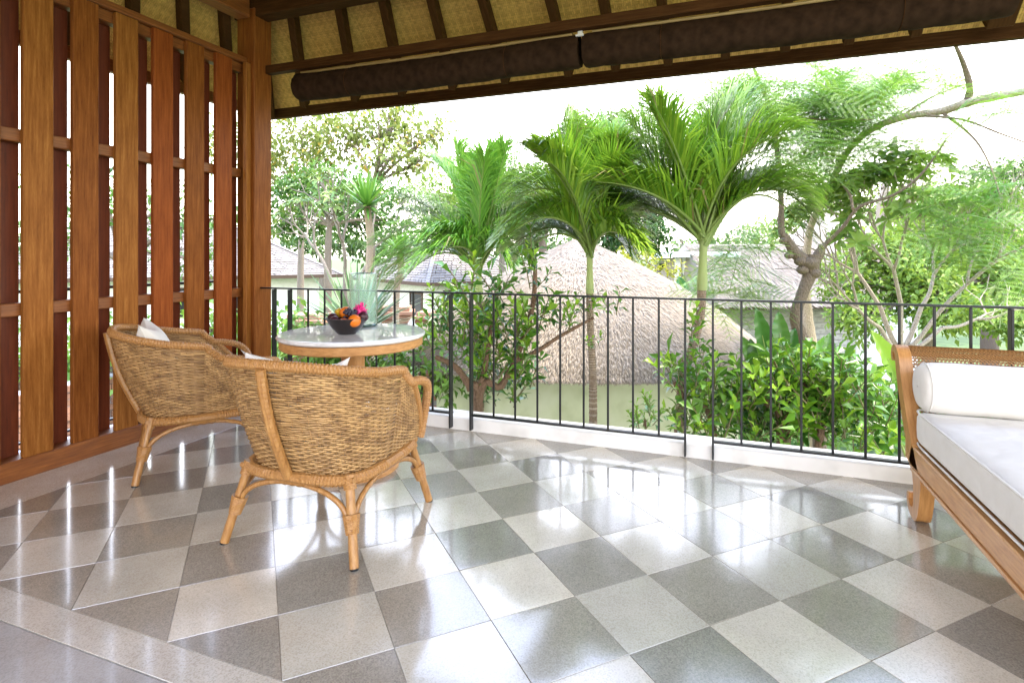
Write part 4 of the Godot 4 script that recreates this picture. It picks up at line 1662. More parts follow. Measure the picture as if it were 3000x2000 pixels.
	s.box(Vector3(-0.2, py - 0.75, -2.48), Vector3(0.8, 0.9, 0.04), 0.005)
	obj("window", s, M.window_glass, p)
	# brick garden piers and walls
	for q in [[905, 928, 7.4, 0.34, 1.0], [1160, 905, 8.6, 0.34, 1.0], [1262, 920, 9.2, 0.3, 0.6], [985, 1030, 7.0, 0.34, 0.7]]:
		brick_pier(at(q[0], q[1], q[2]), q[3], q[4], ["behind the left of the marble table", "behind the glass vase, right of the spiky plant", "below the villa's dark window", "seen just above the armchair's rim, below the marble table"][[905, 1160, 1262, 985].find(q[0])])
	var bw := thing("brick_wall", "long orange brick garden wall seen low through the gaps of the screen", "wall", Vector3(-6.6, GARDEN, -2.0))
	brick_courses(bw, Vector3(0, 0, 0), 7.0, 2.55, 0.24, true)

func brick_courses(parent: Node3D, at_: Vector3, long: float, high: float, thick: float, along_z: bool) -> void:
	var s := Shape.new()
	var rows := int(high / 0.075)
	for i in rows:
		var n := int(long / 0.24)
		for k in n:
			var w := rnd(0.72, 1.2)
			s.col = Color(0.36 * w, 0.19 * w, 0.125 * w)
			var u := -long * 0.5 + (k + 0.5 + (0.25 if i % 2 else -0.25)) * long / n
			var o := rnd(-0.008, 0.008)
			var size := Vector3(0.228, 0.064, thick)
			var p := Vector3(u, 0.0375 + i * 0.075, o)
			if along_z:
				size = Vector3(thick, 0.064, 0.228)
				p = Vector3(o, p.y, u)
			s.box(at_ + p, size)
	stuff(obj("brick_courses", s, M.brick, parent))
	var m := Shape.new()
	m.box(at_ + Vector3(0, high * 0.5, 0), Vector3(thick - 0.03, high, long) if along_z else Vector3(long, high, thick - 0.03))
	obj("mortar", m, M.stone_grey, parent)

func brick_pier(top: Vector3, wide: float, _k: float, where: String) -> void:
	var b := thing("brick_pier", "stepped orange brick garden pier " + where, "pier", Vector3(top.x, GARDEN, top.z), YAW + rnd(-0.2, 0.2))
	var h := top.y - GARDEN
	brick_courses(b, Vector3.ZERO, wide, h - 0.2, wide * 0.8, false)
	for k in 4:
		var s := Shape.new()
		var w := wide + [0.06, 0.14, 0.2, 0.1][k] as float
		s.col = Color(0.42, 0.24, 0.165) * [1.0, 0.85, 1.1, 0.95][k]
		s.box(Vector3(0, h - 0.2 + 0.03 + 0.062 * k, 0), Vector3(w, 0.056, w * 0.85), 0.006)
		obj("cap_course", s, M.brick, b)

# ---------------------------------------------------------------- palms
func frond(parent: Node, c0: Vector3, c1: Vector3, c2: Vector3, long: float, cols: Array, called := "frond", n := 84, wide := 0.02, droop := 0.78) -> void:
	var s := Shape.new()
	var path := []
	var rad := []
	for i in 21:
		var t := i / 20.0
		path.append(c0.lerp(c1, t).lerp(c1.lerp(c2, t), t))
		rad.append(lerpf(0.016, 0.003, t))
	s.col = Color(0.20, 0.29, 0.07)
	s.tube(path, rad, 5)
	for i in n:
		for sg in [-1.0, 1.0]:
			var t := clampf(lerpf(0.14, 1.0, pow(maxf(i + rnd(-0.2, 0.2), 0.0) / (n - 1.0), 0.95)), 0.1, 1.0)
			var p := c0.lerp(c1, t).lerp(c1.lerp(c2, t), t)
			var tan := (c1.lerp(c2, t) - c0.lerp(c1, t)).normalized()
			var nn := (Vector3.UP - tan * tan.y)
			if nn.length() < 0.25:
				nn += (Vector3(c0.x - c2.x, 0, c0.z - c2.z)).normalized() * 0.5
			nn = nn.normalized()
			var side: Vector3 = tan.cross(nn) * sg
			var l := long * pow(sin(PI * clampf(0.14 + 0.78 * t, 0, 1)), 0.55) * rnd(0.85, 1.08)
			var d: Vector3 = (tan * (0.7 + 0.55 * t) + side * rnd(0.18, 0.5) + nn * rnd(0.25, 0.85)).normalized()
			var d2: Vector3 = (d + Vector3.DOWN * droop * rnd(0.55, 1.35)).normalized()
			var m: Vector3 = p + d * l * 0.5
			s.col = cols[0].lerp(cols[1], clampf(rng.randf() * 0.8 + 0.2 * t, 0, 1))
			if rng.randf() < 0.015:
				s.col = Color(0.3, 0.24, 0.1)
			s.blade(p, m, m + d2 * l * 0.5, d.cross(nn).normalized(), wide * rnd(0.8, 1.1), 0.45)
	obj(called, s, M.leaf_glossy, parent)

func palm(label: String, d: float, trunk: Array, r0: float, crown_from: Vector2, crown_to: Vector2, r1: float, fronds: Array, long: float, cols: Array) -> void:
	var base: Vector3 = trunk[0]
	var p := thing("palm_tree", label, "palm")
	var path := spline(trunk, 60)
	var rad := []
	var s := Shape.new()
	for i in path.size():
		var t := float(i) / path.size()
		rad.append(lerpf(r0 * 1.25, r0, minf(1.0, t * 1.6)) * (1.0 + 0.055 * sin(i * 1.9)))
	# ringed stem: leaf scars alternate pale and brown
	for i in path.size() - 1:
		var w := rnd(0.85, 1.1)
		s.col = Color(0.40, 0.325, 0.245) * w if i % 3 == 0 else Color(0.26, 0.185, 0.125) * w
		s.tube([path[i], path[i + 1]], [rad[i], rad[i + 1]], 10, false)
	obj("trunk", s, M.bark, p)
	var a := at(crown_from.x, crown_from.y, d)
	var b := at(crown_to.x, crown_to.y, d)
	s = Shape.new()
	var cp := []
	var cr := []
	for i in 16:
		var t := i / 15.0
		cp.append(a.lerp(b, t))
		cr.append(lerpf(r1 * 1.08, r1 * 0.72, t) * (1.0 + 0.06 * sin(t * 9.0)))
	s.col = Color(0.42, 0.50, 0.2)
	s.tube(cp, cr, 14)
	obj("crownshaft", s, M.leaf_soft, p)
	var all := fronds.duplicate()
	for f in fronds:
		all.append([f[0] + rnd(-30, 30), f[1] + rnd(-15, 30), f[2] + rnd(-45, 45), f[3] + rnd(-15, 55), f[4] + rnd(-0.35, 0.35), (f[5] if f.size() > 5 else 1.0) * 0.92])
	for f in fronds:
		if absf(f[2] - crown_to.x) > 1.0 * absf(f[3] - crown_to.y) * 0.45:
			all.append([f[0] + rnd(-30, 30), f[1] + rnd(-10, 40), f[2] + rnd(-50, 50), f[3] + rnd(10, 90), f[4] + rnd(-0.4, 0.4), (f[5] if f.size() > 5 else 1.0) * 1.0])
	for f in all:
		frond(p, b + Vector3(rnd(-0.03, 0.03), rnd(-0.06, 0.02), rnd(-0.03, 0.03)), at(f[0], f[1], d + f[4] * 0.55), at(f[2], f[3], d + f[4]), long * (f[5] if f.size() > 5 else 1.0), cols)
	base = base

func build_palms() -> void:
	var bright := [Color(0.075, 0.22, 0.018), Color(0.34, 0.52, 0.05)]
	var deep := [Color(0.055, 0.2, 0.02), Color(0.24, 0.45, 0.05)]
	# right palm
	var d := 4.7
	var foot := at(1995, 1190, d)
	palm("tallest palm with pale ringed trunk, right of the thatched hut", d, [Vector3(foot.x - 0.1, GARDEN, foot.z), foot, at(2030, 1020, d), at(2052, 920, d), at(2057, 835, d)], 0.038, Vector2(2057, 850), Vector2(2062, 700), 0.04, [
		[2050, 430, 2155, 290, 0.1], [1970, 450, 1870, 320, 0.25], [1990, 440, 1925, 315, -0.35], [2090, 420, 2200, 285, 0.35], [2140, 400, 2290, 355, -0.2],
		[2200, 440, 2385, 545, 0.0, 0.85], [2230, 430, 2360, 610, -0.25, 0.8], [1950, 470, 1780, 425, 0.2], [1930, 540, 1790, 515, -0.3], [1900, 560, 1750, 590, 0.35, 0.85], [2110, 480, 2240, 390, 0.3], [2050, 480, 2060, 370, 0.8], [2130, 540, 2280, 520, 0.4, 0.9]], 0.5, bright)
	# middle palm
	d = 4.95
	foot = at(1738, 1240, d)
	palm("palm with slim ringed trunk standing in front of the thatched hut", d, [Vector3(foot.x, GARDEN, foot.z), foot, at(1736, 1080, d), at(1729, 940, d), at(1728, 845, d)], 0.032, Vector2(1728, 860), Vector2(1728, 735), 0.032, [
		[1700, 500, 1650, 350, 0.1, 1.1], [1730, 500, 1720, 400, 0.5], [1640, 480, 1505, 545, 0.1], [1650, 560, 1500, 650, -0.4, 0.9], [1660, 600, 1500, 720, 0.4, 0.85],
		[1770, 520, 1810, 440, -0.3], [1800, 540, 1890, 600, 0.3, 0.9], [1790, 600, 1850, 690, -0.5, 0.8], [1690, 480, 1590, 440, -0.6], [1760, 480, 1790, 380, 0.8]], 0.48, bright)
	# left palm
	d = 6.6
	foot = at(1405, 960, d)
	palm("lower palm at the left, its fronds spread before the shingled villa", d, [Vector3(foot.x, GARDEN, foot.z), foot, at(1404, 900, d), at(1404, 868, d)], 0.045, Vector2(1404, 880), Vector2(1402, 790), 0.046, [
		[1330, 620, 1165, 565, 0.1], [1280, 610, 1090, 720, -0.3, 0.95], [1290, 640, 1120, 800, 0.5, 0.85], [1360, 560, 1335, 445, 0.2, 1.1], [1380, 560, 1270, 470, 0.6],
		[1440, 560, 1540, 455, 0.2, 1.15], [1450, 560, 1480, 440, -0.5], [1480, 620, 1545, 560, 0.4], [1470, 660, 1530, 690, -0.4, 0.8], [1400, 580, 1420, 470, -0.7], [1350, 640, 1240, 700, -0.8, 0.85]], 0.55, deep)

# ---------------------------------------------------------------- trees
func rosette(parent: Node, called: String, mid: Vector3, count: int, long: float, wide: float, low: float, cols: Array, droop := 0.12) -> void:
	for i in count:
		var y := lerpf(low, 1.0, pow((i + 0.5) / count, 0.8))
		var a := i * 2.39996
		var q := sqrt(maxf(0.0, 1.0 - y * y))
		var d := Vector3(cos(a) * q, y, sin(a) * q).normalized()
		var s := Shape.new()
		var l := long * rnd(0.82, 1.08)
		var m := mid + d * l * 0.5
		var side := d.cross(Vector3.UP if absf(d.y) < 0.95 else Vector3.RIGHT).normalized()
		s.col = cols[0].lerp(cols[1], rng.randf())
		s.blade(mid + d * 0.02, m, m + (d + Vector3.DOWN * droop * (1.2 - y)).normalized() * l * 0.5, side, wide, 0.65)
		obj(called, s, M.leaf_glossy, parent)

func crown(s: Shape, mid: Vector3, r: Vector3, clusters: int, per: int, l: float, w: float, cols: Array, spread := 1.0) -> void:
	for i in clusters:
		var d := rdir()
		var p := mid + d * r * pow(rnd(0.12, 1.0), 0.5)
		var tone := rnd(0, 1)
		for k in per:
			var e := (rdir() + d * 0.5 + Vector3(0, 0.15, 0)).normalized()
			var up := (rdir() * 0.7 + Vector3.UP).normalized()
			if absf(e.dot(up)) > 0.95:
				up = Vector3(up.z, up.x, up.y)
			s.col = cols[0].lerp(cols[1], clampf(tone * 0.75 + rnd(0, 0.25), 0, 1))
			if cols.size() > 2 and rng.randf() < 0.06:
				s.col = cols[2]
			s.leaf(p + rdir() * l * spread, e, up, l * rnd(0.7, 1.15), w * rnd(0.8, 1.1), 0.2)

func tree(called: String, label: String, d: float, trunk: Array, r: float, blobs: Array, density: float, l: float, w: float, cols: Array, bark: Color, category := "tree", twigs := 14) -> void:
	# trunk: pixels up the stem; blobs: [px, py, radius x, radius y, depth offset]
	var t := thing(called, label, category)
	var path := []
	for q in trunk:
		path.append(at(q[0], q[1], d + (q[2] if q.size() > 2 else 0.0)))
	var ground: Vector3 = path[0]
	ground.y = GARDEN
	path.insert(0, ground)
	var s := Shape.new()
	s.col = bark
	var pts := spline(path, 6)
	s.tube(pts, range(pts.size()).map(func(i): return lerpf(r, r * 0.5, float(i) / pts.size())), 9)
	obj("trunk", s, M.bark, t)
	var fork: Vector3 = path[-1]
	var c := Shape.new()
	var b := Shape.new()
	b.col = bark
	for q in blobs:
		var m := at(q[0], q[1], d + q[4])
		var k: float = (d + q[4]) / LENS
		var rr := Vector3(q[2] * k, q[3] * k, q[2] * k)
		var mid := fork.lerp(m, 0.5) + Vector3(rnd(-0.1, 0.1), rnd(0.0, 0.25), rnd(-0.1, 0.1)) * rr.x
		var limb := spline([fork, mid, m], 5)
		b.tube(limb, range(limb.size()).map(func(i): return lerpf(r * 0.42, r * 0.14, float(i) / limb.size())), 6)
		for j in twigs:
			var e := m + rdir() * rr * rnd(0.5, 0.95)
			var from: Vector3 = limb[rng.randi_range(4, limb.size() - 1)]
			b.tube([from, from.lerp(e, 0.5) + rdir() * rr.x * 0.12, e], [r * 0.12, r * 0.08, r * 0.03], 4, false)
		crown(c, m, rr, int(6.0 * density * rr.x * rr.y), 7, l, w, cols)
	stuff(obj("limbs", b, M.bark, t))
	stuff(obj("crown", c, M.leaf_soft, t))

func forked(b: Shape, tips: Array, p: Vector3, dir: Vector3, l: float, r: float, depth: int, spread: float) -> void:
	var mid := p + dir * l * 0.5 + rdir() * l * 0.05
	var e := p + dir * l + Vector3(0, l * 0.08, 0)
	b.tube(spline([p, mid, e], 4), range(9).map(func(i): return lerpf(r, r * 0.78, i / 8.0)), 7, depth == 0)
	if depth == 0:
		if tips.size() < 290:
			tips.append([e, (e - mid).normalized()])
		return
	var axis := dir.cross(rdir()).normalized()
	var n := 2 if rng.randf() < 0.6 else 3
	for k in n:
		var a := axis.rotated(dir, TAU * k / n + rnd(-0.4, 0.4))
		var nd := (dir.rotated(a, spread * rnd(0.7, 1.25)) + Vector3(0, 0.16, 0)).normalized()
		forked(b, tips, e, nd, l * rnd(0.68, 0.88), r * 0.72, depth - 1, spread)

func frangipani(label: String, d: float, base: Array, seeds: Array, bark: Color, per_tip: int, l: float, cols: Array) -> void:
	# seeds: [px, py, toward px, toward py, depth offset, length, radius, forks]
	var t := thing("frangipani_tree", label, "tree")
	var g := at(base[0], base[1], d)
	var s := Shape.new()
	s.col = bark
	var gr := g
	gr.y = GARDEN
	s.tube(spline([gr, gr.lerp(g, 0.6) + Vector3(0.08, 0, 0.05), g], 6), 0.085, 9)
	obj("trunk", s, M.bark, t)
	var tips := []
	for q in seeds:
		var p := at(q[0], q[1], d + q[4] * 0.3)
		var e := at(q[2], q[3], d + q[4])
		var b := Shape.new()
		b.col = bark
		b.tube(spline([g, g.lerp(p, 0.5) + Vector3(0, -0.04, 0), p], 5), range(11).map(func(i): return lerpf(q[6] * 1.35, q[6], i / 10.0)), 8, false)
		forked(b, tips, p, (e - p).normalized(), q[5], q[6], q[7], 0.5)
		obj("limb", b, M.bark, t)
	var vars := []
	for v in 4:
		var c := Shape.new()
		for k in per_tip:
			var a := TAU * k / per_tip + rnd(-0.3, 0.3)
			var e := Vector3(cos(a), rnd(0.1, 0.9), sin(a)).normalized()
			c.col = cols[0].lerp(cols[1], rng.randf())
			c.leaf(Vector3.ZERO, e, Vector3.UP, l * rnd(0.7, 1.1), l * 0.34, 0.3)
		vars.append(c.done())
	for q in tips:
		var o := obj("leaf_cluster", vars[rng.randi() % 4], M.leaf, t)
		o.position = q[0]
		o.basis = Basis(Quaternion(Vector3.UP, (q[1] + Vector3(0, 0.5, 0)).normalized())) * Basis(Vector3.UP, rnd(0, TAU))

func feather_spray(l: float, cols: Array) -> ArrayMesh:
	# a twig with three leaves
	var s := Shape.new()
	for k in 3:
		feather_leaf(s, l * [1.0, 0.85, 0.92][k], cols)
		var b := Basis(Vector3.UP, [0.0, 1.15, -1.0][k]) * Basis(Vector3.RIGHT, [0.0, -0.3, 0.25][k]) * Basis(Vector3.BACK, [0.1, 0.5, -0.4][k])
		var from: int = s.get_meta("from") if s.has_meta("from") else 0
		for i in range(from, s.v.size()):
			s.v[i] = b * s.v[i] + Vector3(0, 0.02, 0.1 * (1 - k))
			s.n[i] = b * s.n[i]
		s.set_meta("from", s.v.size())
	return s.done()

func feather_leaf(s: Shape, l: float, cols: Array) -> void:
	# twice-pinnate leaf along -z, drooping, of the flame tree
	var path := []
	for i in 9:
		var t := i / 8.0
		path.append(Vector3(0, -0.22 * l * t * t, -l * t))
	s.col = Color(0.2, 0.28, 0.08)
	s.tube(path, 0.0028, 4, false)
	for i in 9:
		var t := lerpf(0.12, 1.0, i / 8.0)
		var p := Vector3(0, -0.22 * l * t * t, -l * t)
		for sg in [-1.0, 1.0]:
			var pl := l * 0.42 * sin(PI * (0.2 + 0.66 * t)) * rnd(0.9, 1.1)
			var d := Vector3(sg * 0.85, rnd(-0.12, 0.08), -0.55).normalized()
			var tone: Color = cols[0].lerp(cols[1], rng.randf())
			s.col = tone
			var nn := Vector3(0, 1, 0)
			var side := d.cross(nn).normalized()
			for k in 15:
				var u := (k + 0.7) / 15.0
				var c := p + d * pl * u + Vector3(0, -0.12 * pl * u * u, 0)
				var ll := pl * 0.085 * (1.0 - 0.35 * u)
				for e in [-1.0, 1.0]:
					var tip: Vector3 = c + side * e * ll + d * ll * 0.3
					s.flat(c - d * ll * 0.2, c + d * ll * 0.2, tip + d * ll * 0.12, nn)
					s.flat(c - d * ll * 0.2, tip + d * ll * 0.12, tip - d * ll * 0.14, nn)

func flame_tree() -> void:
	var d := 5.6
	var t := thing("flame_tree", "crooked brown tree with knobbly forked trunk and feathery leaves at the right", "tree")
	var bark := Color(0.20, 0.15, 0.105)
	var knot := FastNoiseLite.new()
	knot.frequency = 3.0
	var stems := [
		["trunk", [[2400, 1120, 0.0, 0.0660], [2378, 1045, 0, 0.0647], [2348, 985, 0, 0.0607], [2332, 925, 0, 0.0561], [2352, 860, 0, 0.0561], [2378, 790, 0, 0.0660], [2380, 745, 0, 0.0759]]],
		["limb", [[2375, 770, 0, 0.0595], [2335, 745, 0, 0.0560], [2305, 700, 0, 0.0434], [2290, 675, 0, 0.0350], [2288, 560, 0, 0.0252], [2272, 400, 0, 0.0224], [2258, 320, 0, 0.0189], [2212, 205, 0.1, 0.0140], [2170, 120, 0.2, 0.0084]]],
		["limb", [[2385, 770, 0, 0.0576], [2405, 735, 0, 0.0446], [2418, 716, 0, 0.0216], [2470, 665, -0.1, 0.0173], [2520, 605, -0.2, 0.0151], [2620, 570, -0.3, 0.0130], [2700, 510, -0.4, 0.0108], [2772, 412, -0.5, 0.0072]]],
		["limb", [[2500, 612, -0.2, 0.0154], [2490, 570, 0.0, 0.0126], [2465, 535, 0.2, 0.0084]]],
		["trunk", [[2395, 1120, 0.7, 0.0780], [2375, 1000, 0.7, 0.0663], [2362, 850, 0.7, 0.0468], [2372, 680, 0.7, 0.0390], [2425, 560, 0.6, 0.0343], [2480, 450, 0.5, 0.0328], [2545, 385, 0.3, 0.0328], [2640, 345, 0.1, 0.0351], [2760, 325, -0.1, 0.0367], [2835, 300, -0.3, 0.0452], [2910, 283, -0.5, 0.0390], [3020, 262, -0.8, 0.0351], [3150, 230, -1.1, 0.0312]]],
		["limb", [[2835, 302, -0.3, 0.0375], [2842, 255, -0.35, 0.0270], [2825, 190, -0.4, 0.0210], [2795, 120, -0.5, 0.0150], [2760, 40, -0.6, 0.0105]]],
		["limb", [[2330, 345, 0.1, 0.0096], [2400, 320, 0.3, 0.0096], [2480, 290, 0.5, 0.0080], [2600, 235, 0.8, 0.0064]]],
		["limb", [[2270, 360, 0.0, 0.0104], [2330, 345, 0.1, 0.0096], [2420, 350, -0.1, 0.0072], [2560, 350, -0.3, 0.0048]]],
		["limb", [[2760, 328, -0.1, 0.0150], [2850, 400, -0.4, 0.0105], [2900, 480, -0.7, 0.0075], [2930, 570, -0.9, 0.0053]]],
		["limb", [[2700, 338, 0.0, 0.0150], [2820, 350, -0.3, 0.0105], [2930, 390, -0.6, 0.0075], [3040, 430, -0.8, 0.0053]]],
		["limb", [[2640, 345, 0.1, 0.0135], [2720, 290, 0.3, 0.0090], [2850, 240, 0.5, 0.0060], [2990, 215, 0.7, 0.0045]]],
	]
	for e in stems:
		var pts := []
		var rad := []
		for q in e[1]:
			pts.append(at(q[0], q[1], d + q[2]))
			rad.append(q[3])
		if e[0] == "trunk":
			pts.insert(0, Vector3(pts[0].x, GARDEN, pts[0].z))
			rad.insert(0, rad[0] * 1.2)
		var pp := spline(pts, 7)
		var rr := spline_r(rad, 7)
		for i in rr.size():
			rr[i] = rr[i] * (1.0 + 0.16 * knot.get_noise_3dv(pp[i] * 3.0))
		var s := Shape.new()
		s.col = bark if e[0] == "trunk" or e[1][0][3] > 0.03 else Color(0.29, 0.21, 0.14)
		if e[1].size() > 10:
			s.col = Color(0.58, 0.46, 0.34)
		s.tube(pp, rr, 11)
		obj(e[0], s, M.bark, t)
	for q in [[2296, 705, 0.042], [2312, 748, 0.045], [2408, 722, 0.036], [2352, 790, 0.06], [2385, 800, 0.07], [2372, 770, 0.085], [2345, 765, 0.06]]:
		var s := Shape.new()
		s.col = bark
		s.ball(at(q[0], q[1], d - 0.02), Vector3(q[2], q[2] * 0.8, q[2]), 10)
		obj("knot", s, M.bark, t)
	var vars := []
	for k in 4:
		vars.append(feather_spray(0.46 + 0.05 * k, [[Color(0.07, 0.21, 0.03), Color(0.2, 0.38, 0.05)], [Color(0.14, 0.30, 0.03), Color(0.33, 0.50, 0.06)]][k % 2]))
	# [px, py, half width, half height, depth offset, how many]
	for q in [[2300, 310, 180, 75, 0.2, 42], [2500, 270, 160, 70, 0.3, 36], [2420, 400, 150, 70, 0.1, 26], [2640, 230, 130, 60, 0.0, 14], [2160, 700, 80, 40, 0.1, 8], [2130, 850, 70, 80, 0.3, 10], [2400, 480, 80, 50, 0.6, 10], [2830, 670, 90, 80, -0.6, 12], [2880, 560, 110, 50, -0.6, 9], [2950, 330, 90, 60, -0.5, 8], [2700, 420, 90, 50, 0, 6], [2960, 800, 60, 60, -0.6, 6], [2110, 260, 90, 40, 0.5, 8]]:
		for i in int(q[5] * 1.2):
			var o := obj("leaf_spray", vars[rng.randi() % 4], M.leaf, t)
			o.position = at(q[0] + rnd(-1, 1) * q[2], q[1] + rnd(-1, 1) * q[3], d + q[4] + rnd(-0.4, 0.4))
			o.rotation = Vector3(rnd(-0.9, 0.35), rnd(0, TAU), rnd(-0.7, 0.7))

func build_trees() -> void:
	flame_tree()
	var pale := [Color(0.10, 0.16, 0.03), Color(0.30, 0.34, 0.08), Color(0.5, 0.36, 0.06)]
	var mid := [Color(0.045, 0.12, 0.02), Color(0.14, 0.26, 0.045)]
	var deep := [Color(0.02, 0.06, 0.012), Color(0.07, 0.15, 0.03)]
	tree("almond_tree", "tall open crowned tree with yellowish leaves just right of the timber column", 13.0, [[1085, 800], [1095, 640], [1092, 540]], 0.11, [[1110, 365, 105, 60, 0.3], [1215, 400, 85, 50, 0], [1285, 385, 45, 35, 0.4], [1235, 470, 60, 40, -0.4], [1130, 460, 80, 45, -0.5], [1010, 400, 90, 70, 0.5], [1170, 320, 60, 30, 0.6]], 30, 0.17, 0.085, pale, Color(0.27, 0.21, 0.16), "tree", 20)
	tree("almond_tree", "pale leafy tree with fine branches directly beside the timber column", 14.5, [[880, 800], [885, 650]], 0.11, [[880, 380, 110, 80, 0], [830, 500, 95, 80, 0.5], [930, 470, 70, 60, -0.5], [700, 430, 120, 90, 1.0]], 34, 0.17, 0.08, pale, Color(0.3, 0.24, 0.19))
	tree("leafy_tree", "fresh green bushy tree above the shingled house roof at the left", 10.5, [[960, 790], [965, 660]], 0.09, [[960, 590, 85, 50, 0], [860, 585, 90, 60, 0.6], [1030, 560, 75, 50, 0.3], [920, 530, 90, 55, 0.7], [1110, 570, 70, 40, 1.2], [820, 655, 75, 42, 1.5], [930, 668, 85, 40, 1.8], [1040, 655, 80, 42, 1.4], [1140, 650, 60, 40, 1.8]], 60, 0.14, 0.07, mid, Color(0.25, 0.2, 0.15))
	tree("round_tree", "pale green round crowned tree far behind the middle palm", 23.0, [[1790, 620], [1790, 520]], 0.3, [[1790, 400, 95, 75, 0], [1720, 440, 60, 50, 0.5], [1860, 450, 75, 65, -0.8], [1800, 500, 95, 60, -1.0], [1690, 520, 80, 60, 0], [1690, 420, 80, 50, 0.5], [1560, 560, 120, 70, 0.5], [1370, 610, 110, 60, 1.0]], 24, 0.3, 0.14, [Color(0.08, 0.15, 0.04), Color(0.22, 0.30, 0.10)], Color(0.25, 0.2, 0.16))
	tree("dark_tree", "dark green dense tree between the middle and the tallest palm", 15.0, [[1850, 790], [1855, 720]], 0.2, [[1850, 640, 85, 70, 0], [1900, 690, 70, 60, -0.6], [1800, 690, 60, 60, 0.4], [1920, 600, 50, 50, 0.5], [1780, 600, 70, 60, 0.8]], 52, 0.2, 0.085, deep, Color(0.1, 0.08, 0.06))
	tree("broad_tree", "broad sunlit yellow-green tree filling the gap behind the left palm", 20.0, [[1470, 790], [1470, 700]], 0.14, [[1470, 600, 120, 80, 0], [1330, 640, 90, 60, 0.6], [1580, 580, 90, 70, 0.4], [1250, 560, 90, 60, 1.0]], 22, 0.22, 0.1, [Color(0.10, 0.20, 0.03), Color(0.28, 0.36, 0.07)], Color(0.2, 0.17, 0.13))
	tree("broad_tree", "broad pale green tree far behind the crooked tree and the bare trunks", 26.0, [[2620, 790], [2620, 690]], 0.18, [[2560, 620, 120, 70, 0], [2700, 600, 120, 70, 0.8], [2420, 660, 100, 50, 0.5], [2840, 640, 120, 60, 0.2], [2240, 690, 90, 40, 1.0], [2980, 560, 110, 80, 1.0]], 15, 0.28, 0.13, [Color(0.12, 0.2, 0.04), Color(0.28, 0.36, 0.09)], Color(0.24, 0.2, 0.15))
	tree("light_tree", "light green feathery tree above the white flat roof", 19.0, [[2000, 745], [2000, 730]], 0.1, [[1995, 705, 45, 35, 0], [2045, 715, 30, 25, 0.5]], 16, 0.2, 0.06, mid, Color(0.2, 0.18, 0.14))
	tree("green_tree", "mid green tree between the left palm and the hut's roof top", 12.0, [[1590, 760], [1590, 700]], 0.12, [[1590, 640, 70, 60, 0], [1520, 650, 60, 50, 0.6], [1650, 620, 60, 55, 0.3], [1480, 560, 50, 60, 1.2], [1560, 720, 60, 40, 0.5]], 55, 0.16, 0.07, mid, Color(0.2, 0.16, 0.12))
	tree("yellow_bush", "yellow-green bush behind the right slope of the thatched hut", 11.5, [[1960, 860], [1960, 830]], 0.06, [[1960, 800, 40, 40, 0], [1890, 790, 60, 45, 0.5], [1860, 750, 55, 40, 0.8]], 46, 0.11, 0.055, [Color(0.12, 0.18, 0.02), Color(0.42, 0.40, 0.03)], Color(0.2, 0.16, 0.12), "bush", 5)
	tree("layered_tree", "dark tree with layered branches at the far right edge", 17.0, [[2900, 720], [2890, 560]], 0.25, [[2870, 560, 120, 28, 0], [2940, 500, 110, 26, 0.5], [2820, 600, 80, 22, -0.5], [2960, 600, 90, 30, 0]], 34, 0.2, 0.08, [Color(0.018, 0.04, 0.014), Color(0.06, 0.10, 0.03)], Color(0.12, 0.09, 0.07))
	tree("leafy_tree", "bright green leafy tree behind the bare branches at the right", 10.5, [[2720, 960], [2720, 860]], 0.12, [[2700, 790, 120, 80, 0], [2850, 760, 120, 90, 0.5], [2950, 820, 100, 90, 0], [2600, 850, 80, 70, 0.2], [2520, 930, 80, 60, -0.4], [2780, 900, 140, 70, -0.6], [2950, 930, 90, 60, -0.3], [2450, 820, 60, 70, 0.3], [2560, 740, 90, 65, 0.6], [2680, 700, 90, 55, 0.8], [2800, 690, 100, 55, 0.9], [2930, 690, 90, 65, 0.7]], 80, 0.15, 0.075, [Color(0.08, 0.17, 0.025), Color(0.28, 0.38, 0.05)], Color(0.22, 0.18, 0.13))
	tree("leafy_tree", "green tree standing behind the slatted screen", 11.0, [[350, 900], [350, 760]], 0.15, [[250, 560, 160, 90, 0], [450, 620, 150, 90, 0.4], [620, 640, 110, 80, 0], [120, 700, 140, 90, 0.6], [560, 760, 120, 60, -0.5]], 16, 0.16, 0.08, mid, Color(0.2, 0.16, 0.12))
	for q in [["behind the leftmost gaps of the screen", 60, 1010], ["behind the middle of the screen", 330, 1000], ["behind the screen planks next to the column", 620, 960], ["between the column and the brick pier", 840, 985], ["below the marble table top", 1010, 1080], ["right of the marble table, beyond the gnarled stem", 1230, 1060]]:
		tree("garden_bush", "low bright green garden bush " + q[0], 6.6, [[q[1], q[2] + 120], [q[1], q[2] + 60]], 0.05, [[q[1], q[2], 130, 80, 0], [q[1] + 90, q[2] + 60, 90, 70, -0.2]], 50, 0.13, 0.06, [Color(0.06, 0.16, 0.02), Color(0.22, 0.36, 0.05)], Color(0.16, 0.12, 0.09), "bush", 6)
	var far := [[1180, 700, "beyond the left palm"], [1420, 690, "between the left and middle palms"], [1640, 700, "behind the hut's roof top"], [2130, 715, "right of the white flat roof"], [2330, 720, "behind the crooked tree"], [2620, 690, "right of the thatched tower"], [2850, 700, "near the far right edge"], [940, 690, "beyond the shingled house"], [560, 700, "far behind the screen beside the column"], [200, 690, "far behind the middle of the screen"]]
